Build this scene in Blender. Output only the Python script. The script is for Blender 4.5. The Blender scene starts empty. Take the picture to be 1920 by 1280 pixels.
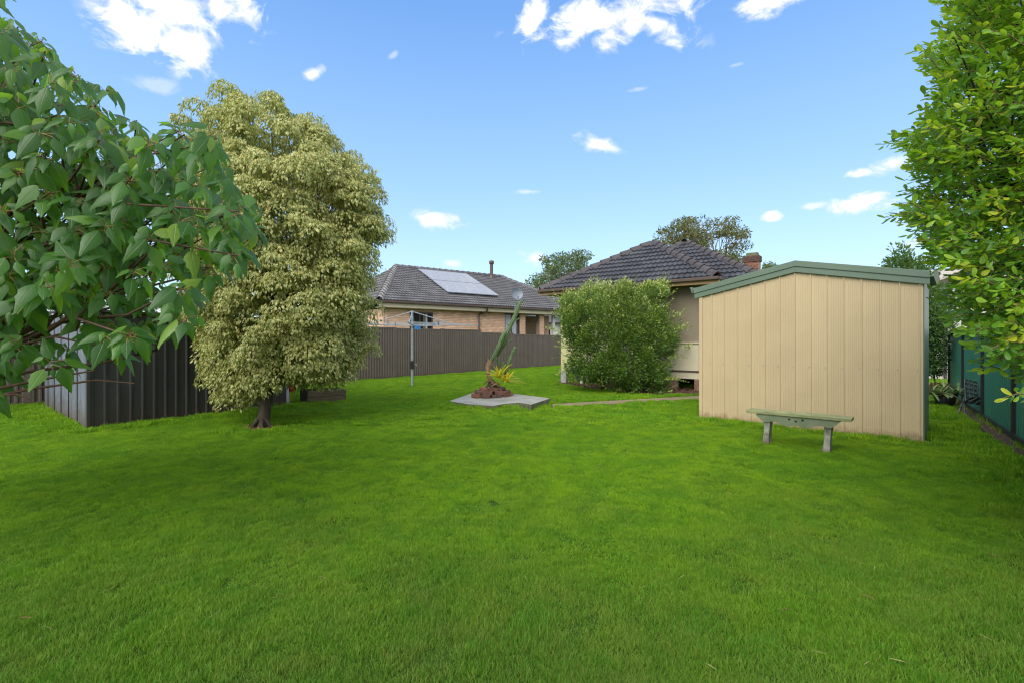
import bpy, bmesh, math, random
import numpy as np
from mathutils import Vector, Matrix
random.seed(7); rng = np.random.default_rng(7)
D = bpy.data; S = bpy.context.scene; COL = S.collection
rad = math.radians

# ------------------------------------------------------------------ camera, world, sun, exposure
CH = 1.37; F = 907.0                       # camera height, focal length for a 1920 wide frame
cam = D.objects.new('camera', D.cameras.new('camera')); COL.objects.link(cam)
cam.location = (0, 0, CH); cam.rotation_euler = (rad(90), 0, 0)
cam.data.sensor_width = 36; cam.data.lens = F / 1920 * 36
cam.data.clip_start = 0.05; cam.data.clip_end = 3000
S.camera = cam
SUN_EL, SUN_AZ = rad(43), rad(207)         # azimuth clockwise from +Y
sd = Vector((math.sin(SUN_AZ) * math.cos(SUN_EL), math.cos(SUN_AZ) * math.cos(SUN_EL), math.sin(SUN_EL)))
sun = D.objects.new('sun', D.lights.new('sun', 'SUN')); COL.objects.link(sun)
sun.rotation_euler = sd.to_track_quat('Z', 'Y').to_euler()
sun.location = (0, 0, 30)
sun.data.energy = 1.3; sun.data.angle = rad(48); sun.data.color = (1.0, 0.95, 0.88)
S.view_settings.view_transform = 'Standard'; S.view_settings.look = 'None'
S.view_settings.gamma = 1; S.view_settings.use_curve_mapping = False; S.view_settings.exposure = 1.42
S.cycles.use_denoising = True
S.cycles.max_bounces = 7; S.cycles.diffuse_bounces = 3; S.cycles.glossy_bounces = 3
S.cycles.transmission_bounces = 4; S.cycles.transparent_max_bounces = 8
S.cycles.caustics_reflective = False; S.cycles.caustics_refractive = False
S.cycles.filter_width = 1.2

class NT:
    def __init__(s, tree): s.t = tree; s.n = tree.nodes; s.l = tree.links
    def new(s, typ, ins=None, **kw):
        n = s.n.new(typ)
        for k, v in kw.items(): setattr(n, k, v)
        if ins:
            for k, v in ins.items(): s.put(n, k, v)
        return n
    def put(s, n, k, v):
        i = n.inputs[k]
        if isinstance(v, bpy.types.NodeSocket): s.l.new(v, i)
        elif isinstance(v, bpy.types.Node): s.l.new(v.outputs[0], i)
        else:
            if isinstance(v, (tuple, list)) and len(v) == 3 and i.type == 'RGBA': v = (*v, 1)
            i.default_value = v
    def m(s, op, a, b=None, c=None, clamp=False):
        n = s.n.new('ShaderNodeMath'); n.operation = op; n.use_clamp = clamp
        s.put(n, 0, a)
        if b is not None: s.put(n, 1, b)
        if c is not None: s.put(n, 2, c)
        return n.outputs[0]
    def mix(s, f, a, b, blend='MIX'):
        n = s.n.new('ShaderNodeMix'); n.data_type = 'RGBA'; n.blend_type = blend
        s.put(n, 0, f); s.put(n, 6, a); s.put(n, 7, b)
        return n.outputs[2]
    def ramp(s, fac, stops, interp='LINEAR'):
        n = s.n.new('ShaderNodeValToRGB'); s.put(n, 0, fac); cr = n.color_ramp; cr.interpolation = interp
        while len(cr.elements) < len(stops): cr.elements.new(0.5)
        for e, (p, c) in zip(cr.elements, stops):
            e.position = p; e.color = (*c, 1) if isinstance(c, (tuple, list)) else (c, c, c, 1)
        return n.outputs[0]
    def noise(s, scale, vec=None, detail=3, rough=.55, dist=0):
        n = s.new('ShaderNodeTexNoise', {'Scale': scale, 'Detail': detail, 'Roughness': rough, 'Distortion': dist})
        if vec is not None: s.put(n, 'Vector', vec)
        return n.outputs[0]

W = D.worlds.new('World'); S.world = W; W.use_nodes = True
w = NT(W.node_tree); w.n.clear()
out = w.new('ShaderNodeOutputWorld')
sky = w.new('ShaderNodeTexSky', sky_type='NISHITA', sun_disc=False, sun_elevation=SUN_EL, sun_rotation=SUN_AZ,
            altitude=0, air_density=1.0, dust_density=0.6, ozone_density=1.5)
tc = w.new('ShaderNodeTexCoord'); sep = w.new('ShaderNodeSeparateXYZ', {0: tc.outputs['Generated']})
az = w.m('ARCTAN2', sep.outputs[0], sep.outputs[1]); el = w.m('ARCSINE', sep.outputs[2])
elc = w.m('MAXIMUM', el, 0.0)
# cloud banks at fixed bearings: pixel x, pixel y, half width, half height, tilt, strength
CL = [(320, 8, 190, 66, 0, 1), (350, 88, 85, 66, .3, 1), (250, 45, 95, 70, 0, 1), (420, 22, 95, 56, .2, 1), (290, 160, 75, 20, .1, .33), (1140, 36, 190, 62, .05, 1), (1000, 30, 52, 42, .5, 1),
      (1230, 45, 100, 36, -.4, .8), (1445, 4, 85, 30, 0, 1), (820, 416, 62, 21, -.1, .85), (1005, 487, 40, 18, -.3, .7), (1120, 270, 70, 21, -.35, .7),
      (1620, 380, 75, 25, 0, 1), (1680, 305, 60, 23, .1, .95), (1612, 327, 34, 13, 0, .9), (1445, 407, 28, 12, 0, .8), (1525, 386, 35, 9, 0, .5),
      (593, 136, 30, 15, .5, .7), (845, 494, 22, 9, 0, .5), (990, 360, 34, 6, 0, .4), (738, 103, 13, 8, .5, .35), (1200, 167, 26, 6, 0, .3), (1380, 122, 24, 5, 0, .25), (1720, 455, 60, 14, 0, .35)]
skyv = w.new('ShaderNodeCombineXYZ', {0: w.m('MULTIPLY', az, 1.0), 1: w.m('MULTIPLY', el, 1.5), 2: 0.0})
n1 = w.noise(16, skyv, 7, .62, .5)
acc = None
for (px, py, rx, ry, rot, st) in CL:
    ax, az_ = (px - 960) / F, (640 - py) / F
    a0 = math.atan2(ax, 1); e0 = math.atan2(az_, math.hypot(1, ax))
    sx = rx / F * math.cos(a0) ** 2; sy = ry / F * math.cos(a0) * math.cos(e0) ** 2
    dx = w.m('SUBTRACT', az, a0); dy = w.m('SUBTRACT', el, e0)
    c, s_ = math.cos(-rot), math.sin(-rot)
    u = w.m('MULTIPLY', w.m('ADD', w.m('MULTIPLY', dx, c), w.m('MULTIPLY', dy, -s_)), 1 / sx)
    v = w.m('MULTIPLY', w.m('ADD', w.m('MULTIPLY', dx, s_), w.m('MULTIPLY', dy, c)), 1 / sy)
    d = w.m('SQRT', w.m('ADD', w.m('MULTIPLY', u, u), w.m('MULTIPLY', v, v)))
    m = w.m('MULTIPLY', w.m('SUBTRACT', 1.0, d), 1.15)
    m = w.m('ADD', m, w.m('MULTIPLY', w.m('SUBTRACT', n1, .54), 3.4))
    m = w.m('MULTIPLY', w.m('MULTIPLY', m, 1.35, clamp=True), w.m('MULTIPLY', w.m('MULTIPLY', w.m('SUBTRACT', 1.25, d), 2.5, clamp=True), st))
    acc = m if acc is None else w.m('MAXIMUM', acc, m)
# denser unseen cloud added overhead and out of frame to brighten the fill light
n2 = w.noise(5, skyv, 7, .6, .4)
far = w.m('MAXIMUM', w.m('MULTIPLY', w.m('SUBTRACT', w.m('ABSOLUTE', az), .9), 4.0, clamp=True), w.m('MULTIPLY', w.m('SUBTRACT', el, .68), 5.0, clamp=True))
acc = w.m('MAXIMUM', acc, w.m('MULTIPLY', w.m('MULTIPLY', w.m('SUBTRACT', n2, .38), 5.0, clamp=True), far))
n3 = w.noise(13, skyv, 5, .6)
# thin bright veil over the blue, as the humid air of the photograph shows, palest towards the horizon
veil = w.ramp(elc, [(0, (1.75, 2.35, 2.85)), (.10, (1.42, 2.12, 2.8)), (.30, (.92, 1.62, 2.68)), (.60, (.44, 1.03, 2.25)), (1, (.34, .88, 2.1))])
skyc = w.mix(.85, sky.outputs[0], veil)
cloudc = w.ramp(w.m('ADD', w.m('MULTIPLY', n3, .6), w.m('MULTIPLY', acc, .4)), [(.30, (2.5, 2.6, 2.8)), (.50, (2.95, 2.95, 3.0)), (.72, (4.1, 4.05, 3.95))])
skyc = w.mix(acc, skyc, cloudc)
bg = w.new('ShaderNodeBackground', {'Color': skyc, 'Strength': 0.15})
w.l.new(bg.outputs[0], out.inputs[0])

# ------------------------------------------------------------------ pixel helpers (to lay things out on the ground of the place)
def G(px, py, z=0.0):                       # point at height z seen at this pixel
    Y = F * (z - CH) / (640 - py); return Vector(((px - 960) / F * Y, Y, z))
def RP(px, py, Y): return Vector(((px - 960) / F * Y, Y, CH + (640 - py) / F * Y))
def inpoly(x, y, poly):
    x = np.asarray(x); y = np.asarray(y); r = np.zeros(x.shape, bool); n = len(poly); j = n - 1
    for i in range(n):
        xi, yi = poly[i]; xj, yj = poly[j]
        c = ((yi > y) != (yj > y)) & (x < (xj - xi) * (y - yi) / (yj - yi + 1e-12) + xi)
        r ^= c; j = i
    return r

# ------------------------------------------------------------------ materials
def mat(name): 
    m = D.materials.new(name); m.use_nodes = True; t = NT(m.node_tree); t.n.clear()
    o = t.new('ShaderNodeOutputMaterial'); b = t.new('ShaderNodeBsdfPrincipled'); t.l.new(b.outputs[0], o.inputs[0])
    return m, t, b, o
def simple(name, c1, c2=None, scale=8, rough=.6, metal=0, bump=.0, bscale=None, stretch=None, spec=.5, dirt=None, vary=.03):
    """two-tone noise colour, relief, optional dirt colour rising from the ground"""
    m, t, b, o = mat(name)
    g = t.new('ShaderNodeNewGeometry'); vec = g.outputs['Position']
    if stretch:
        mp = t.new('ShaderNodeMapping', {'Vector': vec, 'Scale': stretch}); vec = mp.outputs[0]
    c2 = c2 or tuple(x * .75 for x in c1)
    nz = t.noise(scale, vec, 5, .6)
    f = t.ramp(nz, [(.35, 0.0), (.68, 1.0)])
    col = t.mix(f, c1, c2)
    oi = t.new('ShaderNodeObjectInfo').outputs['Random']
    hv = t.new('ShaderNodeHueSaturation', {'Color': col, 'Value': t.m('ADD', 1 - vary, t.m('MULTIPLY', oi, 2 * vary))}); col = hv.outputs[0]
    if dirt:
        dc, dh = dirt
        sp = t.new('ShaderNodeSeparateXYZ', {0: g.outputs['Position']})
        nn = t.noise(9, g.outputs['Position'], 6, .7)
        k = t.m('SUBTRACT', 1.0, t.m('DIVIDE', sp.outputs[2], dh)); k = t.m('ADD', k, t.m('MULTIPLY', t.m('SUBTRACT', nn, .55), 2.2))
        col = t.mix(t.m('MULTIPLY', k, .8, clamp=True), col, dc)
    t.put(b, 'Base Color', col); t.put(b, 'Roughness', t.m('ADD', rough - .06, t.m('MULTIPLY', nz, .12))); b.inputs['Metallic'].default_value = metal
    b.inputs['Specular IOR Level'].default_value = spec
    if bump:
        bn = t.new('ShaderNodeBump', {'Strength': bump, 'Distance': .01, 'Height': t.noise(bscale or scale * 6, vec, 4, .6)})
        t.put(b, 'Normal', bn)
    return m
def leafmat(name, stops, rough=.38, trans=.3, tcol=(.25, .5, .05), margin=None, vein=None, spec=.5, back=None):
    m, t, b, o = mat(name)
    a = t.new('ShaderNodeAttribute', attribute_name='rnd').outputs['Fac']
    uu = t.new('ShaderNodeAttribute', attribute_name='uu').outputs['Fac']
    vv = t.new('ShaderNodeAttribute', attribute_name='vv').outputs['Fac']
    col = t.ramp(a, stops)
    g = t.new('ShaderNodeNewGeometry')
    nz = t.noise(60, g.outputs['Position'], 3)
    col = t.mix(t.m('MULTIPLY', nz, .35), col, (.02, .05, .01), 'MIX') if not margin else col
    au = t.m('ABSOLUTE', uu)
    if margin:
        edge = t.m('ADD', t.m('MULTIPLY', t.m('SUBTRACT', au, .30), 5.0), t.m('MULTIPLY', t.m('SUBTRACT', t.m('FRACT', t.m('MULTIPLY', a, 17.3)), .45), 2.4), clamp=True)
        col = t.mix(edge, col, t.ramp(t.m('FRACT', t.m('MULTIPLY', a, 31.7)), margin))
    if vein:
        mid = t.m('SUBTRACT', 1.0, t.m('MULTIPLY', au, 16.0), clamp=True)
        side = t.m('ABSOLUTE', t.m('SINE', t.m('MULTIPLY', t.m('SUBTRACT', vv, t.m('MULTIPLY', au, .22)), 26.0)))
        side = t.m('MULTIPLY', t.m('SUBTRACT', .16, side), 4.0, clamp=True)
        vf = t.m('MAXIMUM', t.m('MULTIPLY', mid, .8), t.m('MULTIPLY', side, .4))
        col = t.mix(vf, col, vein)
    if back: col = t.mix(g.outputs['Backfacing'], col, back)
    t.put(b, 'Base Color', col); b.inputs['Roughness'].default_value = rough; b.inputs['Specular IOR Level'].default_value = spec
    if vein:
        bn = t.new('ShaderNodeBump', {'Strength': .5, 'Distance': .004, 'Height': t.m('ADD', t.m('MULTIPLY', vf, -1.0), t.m('MULTIPLY', t.noise(220, g.outputs['Position'], 2), .7))})
        t.put(b, 'Normal', bn)
    tr = t.new('ShaderNodeBsdfTranslucent', {'Color': t.mix(.55, col, tcol)})
    mx = t.new('ShaderNodeMixShader', {0: trans}); t.l.new(b.outputs[0], mx.inputs[1]); t.l.new(tr.outputs[0], mx.inputs[2])
    t.l.new(mx.outputs[0], o.inputs[0])
    return m

M = {}
M['cream_steel'] = simple('cream_steel', (.565, .445, .265), (.52, .405, .24), 1.6, .42, bump=.03, bscale=30, dirt=((.20, .10, .045), .17))
M['green_steel'] = simple('green_steel', (.13, .185, .13), (.145, .20, .145), 3, .4)
M['brown_steel'] = simple('brown_steel', (.165, .13, .105), (.14, .11, .09), 2, .5, dirt=((.10, .06, .035), .16))
M['green_fence'] = simple('green_fence', (.042, .20, .14), (.052, .23, .16), 1.2, .38, bump=.04, bscale=40, dirt=((.05, .055, .03), .12))
M['black_steel'] = simple('black_steel', (.02, .022, .022), (.03, .03, .03), 8, .45)
M['dark_iron'] = simple('dark_iron', (.042, .041, .040), (.065, .063, .06), 2.2, .6, stretch=(1, 1, .35), bump=.15, bscale=60, dirt=((.06, .035, .025), .45))
M['galv_iron'] = simple('galv_iron', (.25, .275, .315), (.16, .18, .21), 4, .42, metal=.35, stretch=(1, 1, .25), dirt=((.13, .075, .045), .5))
M['galv'] = simple('galv', (.36, .40, .44), (.27, .31, .35), 12, .5, metal=.15)
M['concrete'] = simple('concrete', (.36, .35, .30), (.24, .24, .20), 3, .9, bump=.4, bscale=50)
M['mossy_concrete'] = simple('mossy_concrete', (.20, .18, .11), (.09, .11, .04), 6, .95, bump=.6, bscale=40)
M['path'] = simple('path_soil', (.30, .21, .12), (.20, .15, .09), 5, .95, bump=.5, bscale=60)
M['pier'] = simple('pier', (.42, .42, .40), (.34, .33, .31), 5, .9, bump=.3, bscale=60)
M['cream_board'] = simple('cream_board', (.62, .57, .40), (.56, .50, .34), 2.2, .6, bump=.04, dirt=((.25, .2, .12), .10))
M['yellow_board'] = simple('yellow_board', (.60, .55, .26), (.50, .48, .24), 2, .6)
M['white_paint'] = simple('white_paint', (.74, .72, .66), (.62, .60, .54), 4, .5)
M['beige_trim'] = simple('beige_trim', (.62, .54, .37), (.55, .48, .33), 3, .5)
M['brown_gutter'] = simple('brown_gutter', (.10, .066, .05), (.075, .05, .04), 3, .45)
M['tile_dark'] = simple('tile_dark', (.070, .070, .077), (.038, .039, .045), 2.5, .5, bump=.25, bscale=60, spec=.5, vary=.22)
M['cap_dark'] = simple('cap_dark', (.085, .072, .070), (.055, .047, .047), 5, .6, bump=.25, bscale=50, vary=.15)
M['cap_red'] = simple('cap_red', (.11, .055, .04), (.07, .042, .036), 9, .75)
M['tile_grey'] = simple('tile_grey', (.135, .13, .13), (.085, .082, .082), 1.6, .6, bump=.2, bscale=50, vary=.16)
M['cap_grey'] = simple('cap_grey', (.40, .37, .33), (.22, .19, .17), 6, .75, vary=.15)
M['brick_tan'] = simple('brick_tan', (.82, .54, .36), (.74, .46, .30), 2.6, .85, bump=.2, bscale=80, vary=.15)
M['brick_tan_dark'] = simple('brick_tan_dark', (.70, .46, .31), (.62, .40, .26), 3, .85, bump=.2, bscale=80)
M['brick_tan_pale'] = simple('brick_tan_pale', (.80, .52, .33), (.70, .44, .27), 3, .85, bump=.2, bscale=80)
M['mortar'] = simple('mortar', (.36, .27, .20), (.30, .22, .16), 12, .95)
M['brick_old'] = simple('brick_old', (.21, .10, .065), (.11, .065, .048), 7, .9, bump=.5, bscale=60, vary=.15)
M['brick_orange'] = simple('brick_orange', (.33, .135, .075), (.18, .085, .055), 9, .9, bump=.4, bscale=60, vary=.15)
M['brick_black'] = simple('brick_black', (.07, .05, .045), (.15, .07, .045), 9, .9, bump=.4, bscale=60)
M['brick_pink'] = simple('brick_pink', (.30, .17, .125), (.20, .115, .09), 8, .9, bump=.3, bscale=60)
M['bench_top'] = simple('bench_top', (.31, .32, .14), (.19, .21, .10), 7, .65, stretch=(1, 1, 3), bump=.35, bscale=50)
M['bench_apron'] = simple('bench_apron', (.13, .17, .09), (.19, .22, .135), 6, .65, bump=.35, bscale=40)
M['bench_leg'] = simple('bench_leg', (.38, .38, .32), (.12, .12, .085), 9, .8, bump=.4, bscale=50, dirt=((.11, .065, .035), .15))
M['bark'] = simple('bark', (.07, .05, .035), (.035, .026, .02), 14, .9, bump=.9, bscale=50, stretch=(1, 1, .3))
M['bark_red'] = simple('bark_red', (.13, .062, .038), (.075, .04, .028), 14, .8, bump=.5, bscale=60)
M['bark_pale'] = simple('bark_pale', (.30, .22, .16), (.18, .12, .09), 5, .85)
M['twig'] = simple('twig', (.22, .13, .07), (.14, .085, .05), 30, .8)
M['timber_dark'] = simple('timber_dark', (.035, .028, .022), (.05, .036, .028), 6, .85, bump=.4)
M['timber'] = simple('timber', (.17, .115, .07), (.11, .085, .05), 5, .85, stretch=(1, 1, 4), bump=.5)
M['soil'] = simple('soil', (.10, .055, .032), (.055, .035, .022), 14, .95, bump=.8, bscale=60)
M['mulch'] = simple('mulch', (.17, .075, .045), (.09, .05, .032), 30, .9)
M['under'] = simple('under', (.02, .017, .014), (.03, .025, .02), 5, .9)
M['red_plastic'] = simple('red_plastic', (.55, .02, .03), (.45, .02, .03), 5, .35)
M['lime_plastic'] = simple('lime_plastic', (.50, .62, .07), (.46, .58, .06), 5, .4)
M['blue_plastic'] = simple('blue_plastic', (.03, .16, .50), (.05, .30, .55), 20, .4)
M['black_plastic'] = simple('black_plastic', (.015, .015, .015), (.025, .025, .025), 9, .4)
M['dish'] = simple('dish', (.23, .26, .30), (.18, .21, .25), 9, .5)
M['chair_iron'] = simple('chair_iron', (.03, .032, .036), (.14, .15, .17), 22, .3, metal=.3)
M['weatherboard'] = simple('weatherboard', (.62, .58, .52), (.53, .50, .44), 3, .6)
M['cactus_trunk'] = simple('cactus_trunk', (.33, .21, .12), (.20, .12, .07), 20, .9, bump=.6, bscale=70)
M['cable'] = simple('cable', (.62, .60, .55), (.5, .48, .44), 20, .5)
M['soffit'] = simple('soffit', (.42, .27, .13), (.36, .24, .12), 6, .7)
M['pale_iron'] = simple('pale_iron', (.60, .60, .60), (.50, .50, .52), 3, .5, stretch=(1, 1, .3))

def m_screen():
    m, t, b, o = mat('screen_cloth')
    g = t.new('ShaderNodeTexCoord'); sp = t.new('ShaderNodeSeparateXYZ', {0: g.outputs['Object']})
    st = t.m('SINE', t.m('MULTIPLY', sp.outputs[0], 230.0)); nz = t.noise(3, g.outputs['Object'], 5)
    col = t.mix(t.m('MULTIPLY', t.m('ADD', st, 1.0), .28), (.27, .225, .155), (.20, .165, .115))
    low = t.m('SUBTRACT', 1.0, t.m('DIVIDE', t.m('SUBTRACT', sp.outputs[2], 1.34), .4)); low = t.m('ADD', low, t.m('MULTIPLY', t.m('SUBTRACT', nz, .6), 4.0))
    col = t.mix(t.m('MULTIPLY', low, .35, clamp=True), col, (.42, .40, .34))
    t.put(b, 'Base Color', col); b.inputs['Roughness'].default_value = .85
    t.put(b, 'Normal', t.new('ShaderNodeBump', {'Strength': .4, 'Distance': .004, 'Height': st}))
    return m
M['screen'] = m_screen()
def m_solar():
    m, t, b, o = mat('solar_cells')
    g = t.new('ShaderNodeTexCoord'); sp = t.new('ShaderNodeSeparateXYZ', {0: g.outputs['Object']})
    fx = t.m('FRACT', t.m('MULTIPLY', sp.outputs[0], 6.4)); fy = t.m('FRACT', t.m('MULTIPLY', sp.outputs[1], 6.4))
    ln = t.m('MAXIMUM', t.m('LESS_THAN', fx, .07), t.m('LESS_THAN', fy, .07))
    nz = t.noise(7, g.outputs['Object'], 6, .7)
    col = t.mix(t.m('MULTIPLY', ln, .5), (.10, .12, .16), (.35, .37, .40))
    col = t.mix(t.ramp(nz, [(.3, .45), (.65, .9)]), col, (.42, .41, .40))
    t.put(b, 'Base Color', col); b.inputs['Roughness'].default_value = .38; b.inputs['Coat Weight'].default_value = .1
    return m
M['solar'] = m_solar()
def m_glass():
    m, t, b, o = mat('dark_glass')
    b.inputs['Base Color'].default_value = (.02, .022, .025, 1); b.inputs['Roughness'].default_value = .06; b.inputs['Specular IOR Level'].default_value = .7
    return m
M['glass'] = m_glass()
M['curtain'] = simple('curtain', (.50, .52, .54), (.38, .40, .42), 8, .8, stretch=(6, 6, .3))
M['curtain_brown'] = simple('curtain_brown', (.20, .16, .10), (.12, .10, .07), 8, .8, stretch=(6, 6, .3))
def m_cactus():
    m, t, b, o = mat('cactus_skin')
    a = t.new('ShaderNodeAttribute', attribute_name='uu').outputs['Fac']; g = t.new('ShaderNodeNewGeometry')
    nz = t.noise(25, g.outputs['Position'], 3)
    col = t.mix(t.ramp(nz, [(.4, 0.), (.6, 1.)]), (.05, .12, .03), (.085, .15, .045))
    col = t.mix(t.m('MULTIPLY', t.m('SUBTRACT', a, .75), 5.0, clamp=True), col, (.30, .32, .16))
    t.put(b, 'Base Color', col); b.inputs['Roughness'].default_value = .5
    return m
M['cactus'] = m_cactus()
def m_ground():
    m, t, b, o = mat('turf_soil')
    g = t.new('ShaderNodeNewGeometry'); P = g.outputs['Position']
    col = t.ramp(t.noise(3, P, 6, .7), [(.3, (.028, .062, .008)), (.55, (.045, .10, .012)), (.75, (.075, .13, .018))])
    col = t.mix(t.ramp(t.noise(40, P, 3), [(.5, 0.), (.8, .6)]), col, (.05, .045, .02))
    t.put(b, 'Base Color', col); b.inputs['Roughness'].default_value = .95; b.inputs['Specular IOR Level'].default_value = .1
    t.put(b, 'Normal', t.new('ShaderNodeBump', {'Strength': .6, 'Distance': .03, 'Height': t.noise(30, P, 5, .7)}))
    return m
M['ground'] = m_ground()
def m_grass():
    m, t, b, o = mat('grass_blades')
    g = t.new('ShaderNodeNewGeometry'); P = g.outputs['Position']
    a = t.new('ShaderNodeAttribute', attribute_name='rnd').outputs['Fac']
    vv = t.new('ShaderNodeAttribute', attribute_name='vv').outputs['Fac']
    big = t.noise(.7, P, 5, .65, .4); mid = t.noise(3.4, P, 7, .72, .6)
    vivid = t.mix(t.ramp(big, [(.36, 0.), (.66, 1.)]), (.22, .46, .010), (.36, .56, .012))
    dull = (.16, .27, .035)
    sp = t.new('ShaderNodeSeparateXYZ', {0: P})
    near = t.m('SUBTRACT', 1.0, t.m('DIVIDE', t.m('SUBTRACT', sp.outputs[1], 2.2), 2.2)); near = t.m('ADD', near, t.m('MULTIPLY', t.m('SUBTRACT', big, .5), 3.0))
    col = t.mix(t.m('MULTIPLY', near, .9, clamp=True), vivid, dull)          # broad foreground shade painted into the blade colour, broken up by noise
    col = t.mix(t.ramp(mid, [(.42, 0.), (.60, .72)]), col, (.095, .28, .014))
    col = t.mix(t.ramp(t.noise(1.7, P, 6, .75, .3), [(.62, 0.), (.72, .5)]), col, (.36, .42, .05))
    col = t.mix(t.ramp(a, [(0., .55), (.25, 0.), (.93, 0.), (.96, 1.0)]), col, (.24, .27, .045))
    col = t.mix(t.ramp(a, [(.3, .0), (.5, .45), (.7, 0.)]), col, (.06, .19, .012))
    t.put(b, 'Base Color', col); b.inputs['Roughness'].default_value = .55; b.inputs['Specular IOR Level'].default_value = .25
    tr = t.new('ShaderNodeBsdfTranslucent', {'Color': t.mix(.4, col, (.20, .42, .02))})
    mx = t.new('ShaderNodeMixShader', {0: .35}); t.l.new(b.outputs[0], mx.inputs[1]); t.l.new(tr.outputs[0], mx.inputs[2])
    t.l.new(mx.outputs[0], o.inputs[0])
    return m
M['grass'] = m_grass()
M['leaf_big'] = leafmat('leaf_big', [(0, (.026, .10, .012)), (.5, (.055, .175, .018)), (.85, (.10, .26, .022)), (1, (.30, .44, .03))], .33, .42, (.42, .85, .04), vein=(.14, .25, .06), spec=.6, back=(.07, .17, .05))
M['leaf_var'] = leafmat('leaf_var', [(0, (.10, .15, .025)), (.5, (.18, .22, .035)), (1, (.30, .25, .035))], .5, .34, (.60, .72, .14), margin=[(0, (.70, .68, .24)), (.6, (.82, .80, .40)), (.93, (.70, .60, .20)), (1, (.45, .24, .06))])
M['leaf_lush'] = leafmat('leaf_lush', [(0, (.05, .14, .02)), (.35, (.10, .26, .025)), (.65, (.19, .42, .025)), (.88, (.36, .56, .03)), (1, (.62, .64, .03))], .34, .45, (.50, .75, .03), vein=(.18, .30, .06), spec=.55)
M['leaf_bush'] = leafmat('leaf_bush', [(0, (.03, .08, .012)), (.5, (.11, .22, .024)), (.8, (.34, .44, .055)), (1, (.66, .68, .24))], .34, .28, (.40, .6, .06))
M['leaf_gum'] = leafmat('leaf_gum', [(0, (.09, .12, .03)), (.6, (.16, .18, .05)), (.9, (.24, .17, .05)), (1, (.36, .16, .04))], .5, .2, (.2, .25, .05))
M['leaf_gum_green'] = leafmat('leaf_gum_green', [(0, (.07, .12, .04)), (.6, (.13, .20, .06)), (1, (.22, .26, .07))], .5, .2, (.2, .3, .05))
M['leaf_shrub'] = leafmat('leaf_shrub', [(0, (.035, .09, .02)), (.5, (.07, .16, .03)), (1, (.16, .22, .04))], .4, .3, (.3, .5, .05))
M['leaf_brom'] = leafmat('leaf_brom', [(0, (.30, .42, .03)), (.45, (.66, .66, .03)), (.8, (.85, .68, .04)), (1, (.70, .25, .04))], .4, .4, (.9, .85, .05))
M['leaf_pot'] = leafmat('leaf_pot', [(0, (.07, .15, .03)), (.5, (.22, .34, .08)), (.8, (.50, .52, .30)), (1, (.18, .09, .05))], .35, .15, (.3, .4, .1))
M['leaf_dry'] = leafmat('leaf_dry', [(0, (.30, .16, .07)), (1, (.42, .27, .12))], .7, .2, (.4, .2, .05))

# ------------------------------------------------------------------ mesh helpers
def tag(o, label=None, cat=None, group=None, kind=None):
    for k, v in (('label', label), ('category', cat), ('group', group), ('kind', kind)):
        if v: o[k] = v
    return o
def thing(name, label, cat, loc=(0, 0, 0), rz=0, group=None):
    o = D.objects.new(name, None); COL.objects.link(o); o.location = loc; o.rotation_euler = (0, 0, rz); o.empty_display_size = .1
    return tag(o, label, cat, group)
def link(name, me, parent=None, mw=None):
    o = D.objects.new(name, me); COL.objects.link(o)
    if parent is not None: o.parent = parent
    if mw is not None: o.matrix_local = mw
    return o
def raw_mesh(name, V, Fa, m, smooth=False, attrs=None):
    """V (n,3), Fa (k,3|4) -> mesh, quick"""
    me = D.meshes.new(name); V = np.asarray(V, np.float32); Fa = np.asarray(Fa, np.int32); k, c = Fa.shape
    me.vertices.add(len(V)); me.vertices.foreach_set('co', V.ravel())
    me.loops.add(k * c); me.loops.foreach_set('vertex_index', Fa.ravel())
    me.polygons.add(k); me.polygons.foreach_set('loop_start', np.arange(0, k * c, c, dtype=np.int32))
    me.polygons.foreach_set('use_smooth', np.full(k, smooth, bool))
    me.update(calc_edges=True)
    for nme, arr in (attrs or {}).items():
        at = me.attributes.new(nme, 'FLOAT', 'POINT'); at.data.foreach_set('value', np.asarray(arr, np.float32).ravel())
    if m: me.materials.append(m)
    return me
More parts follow.
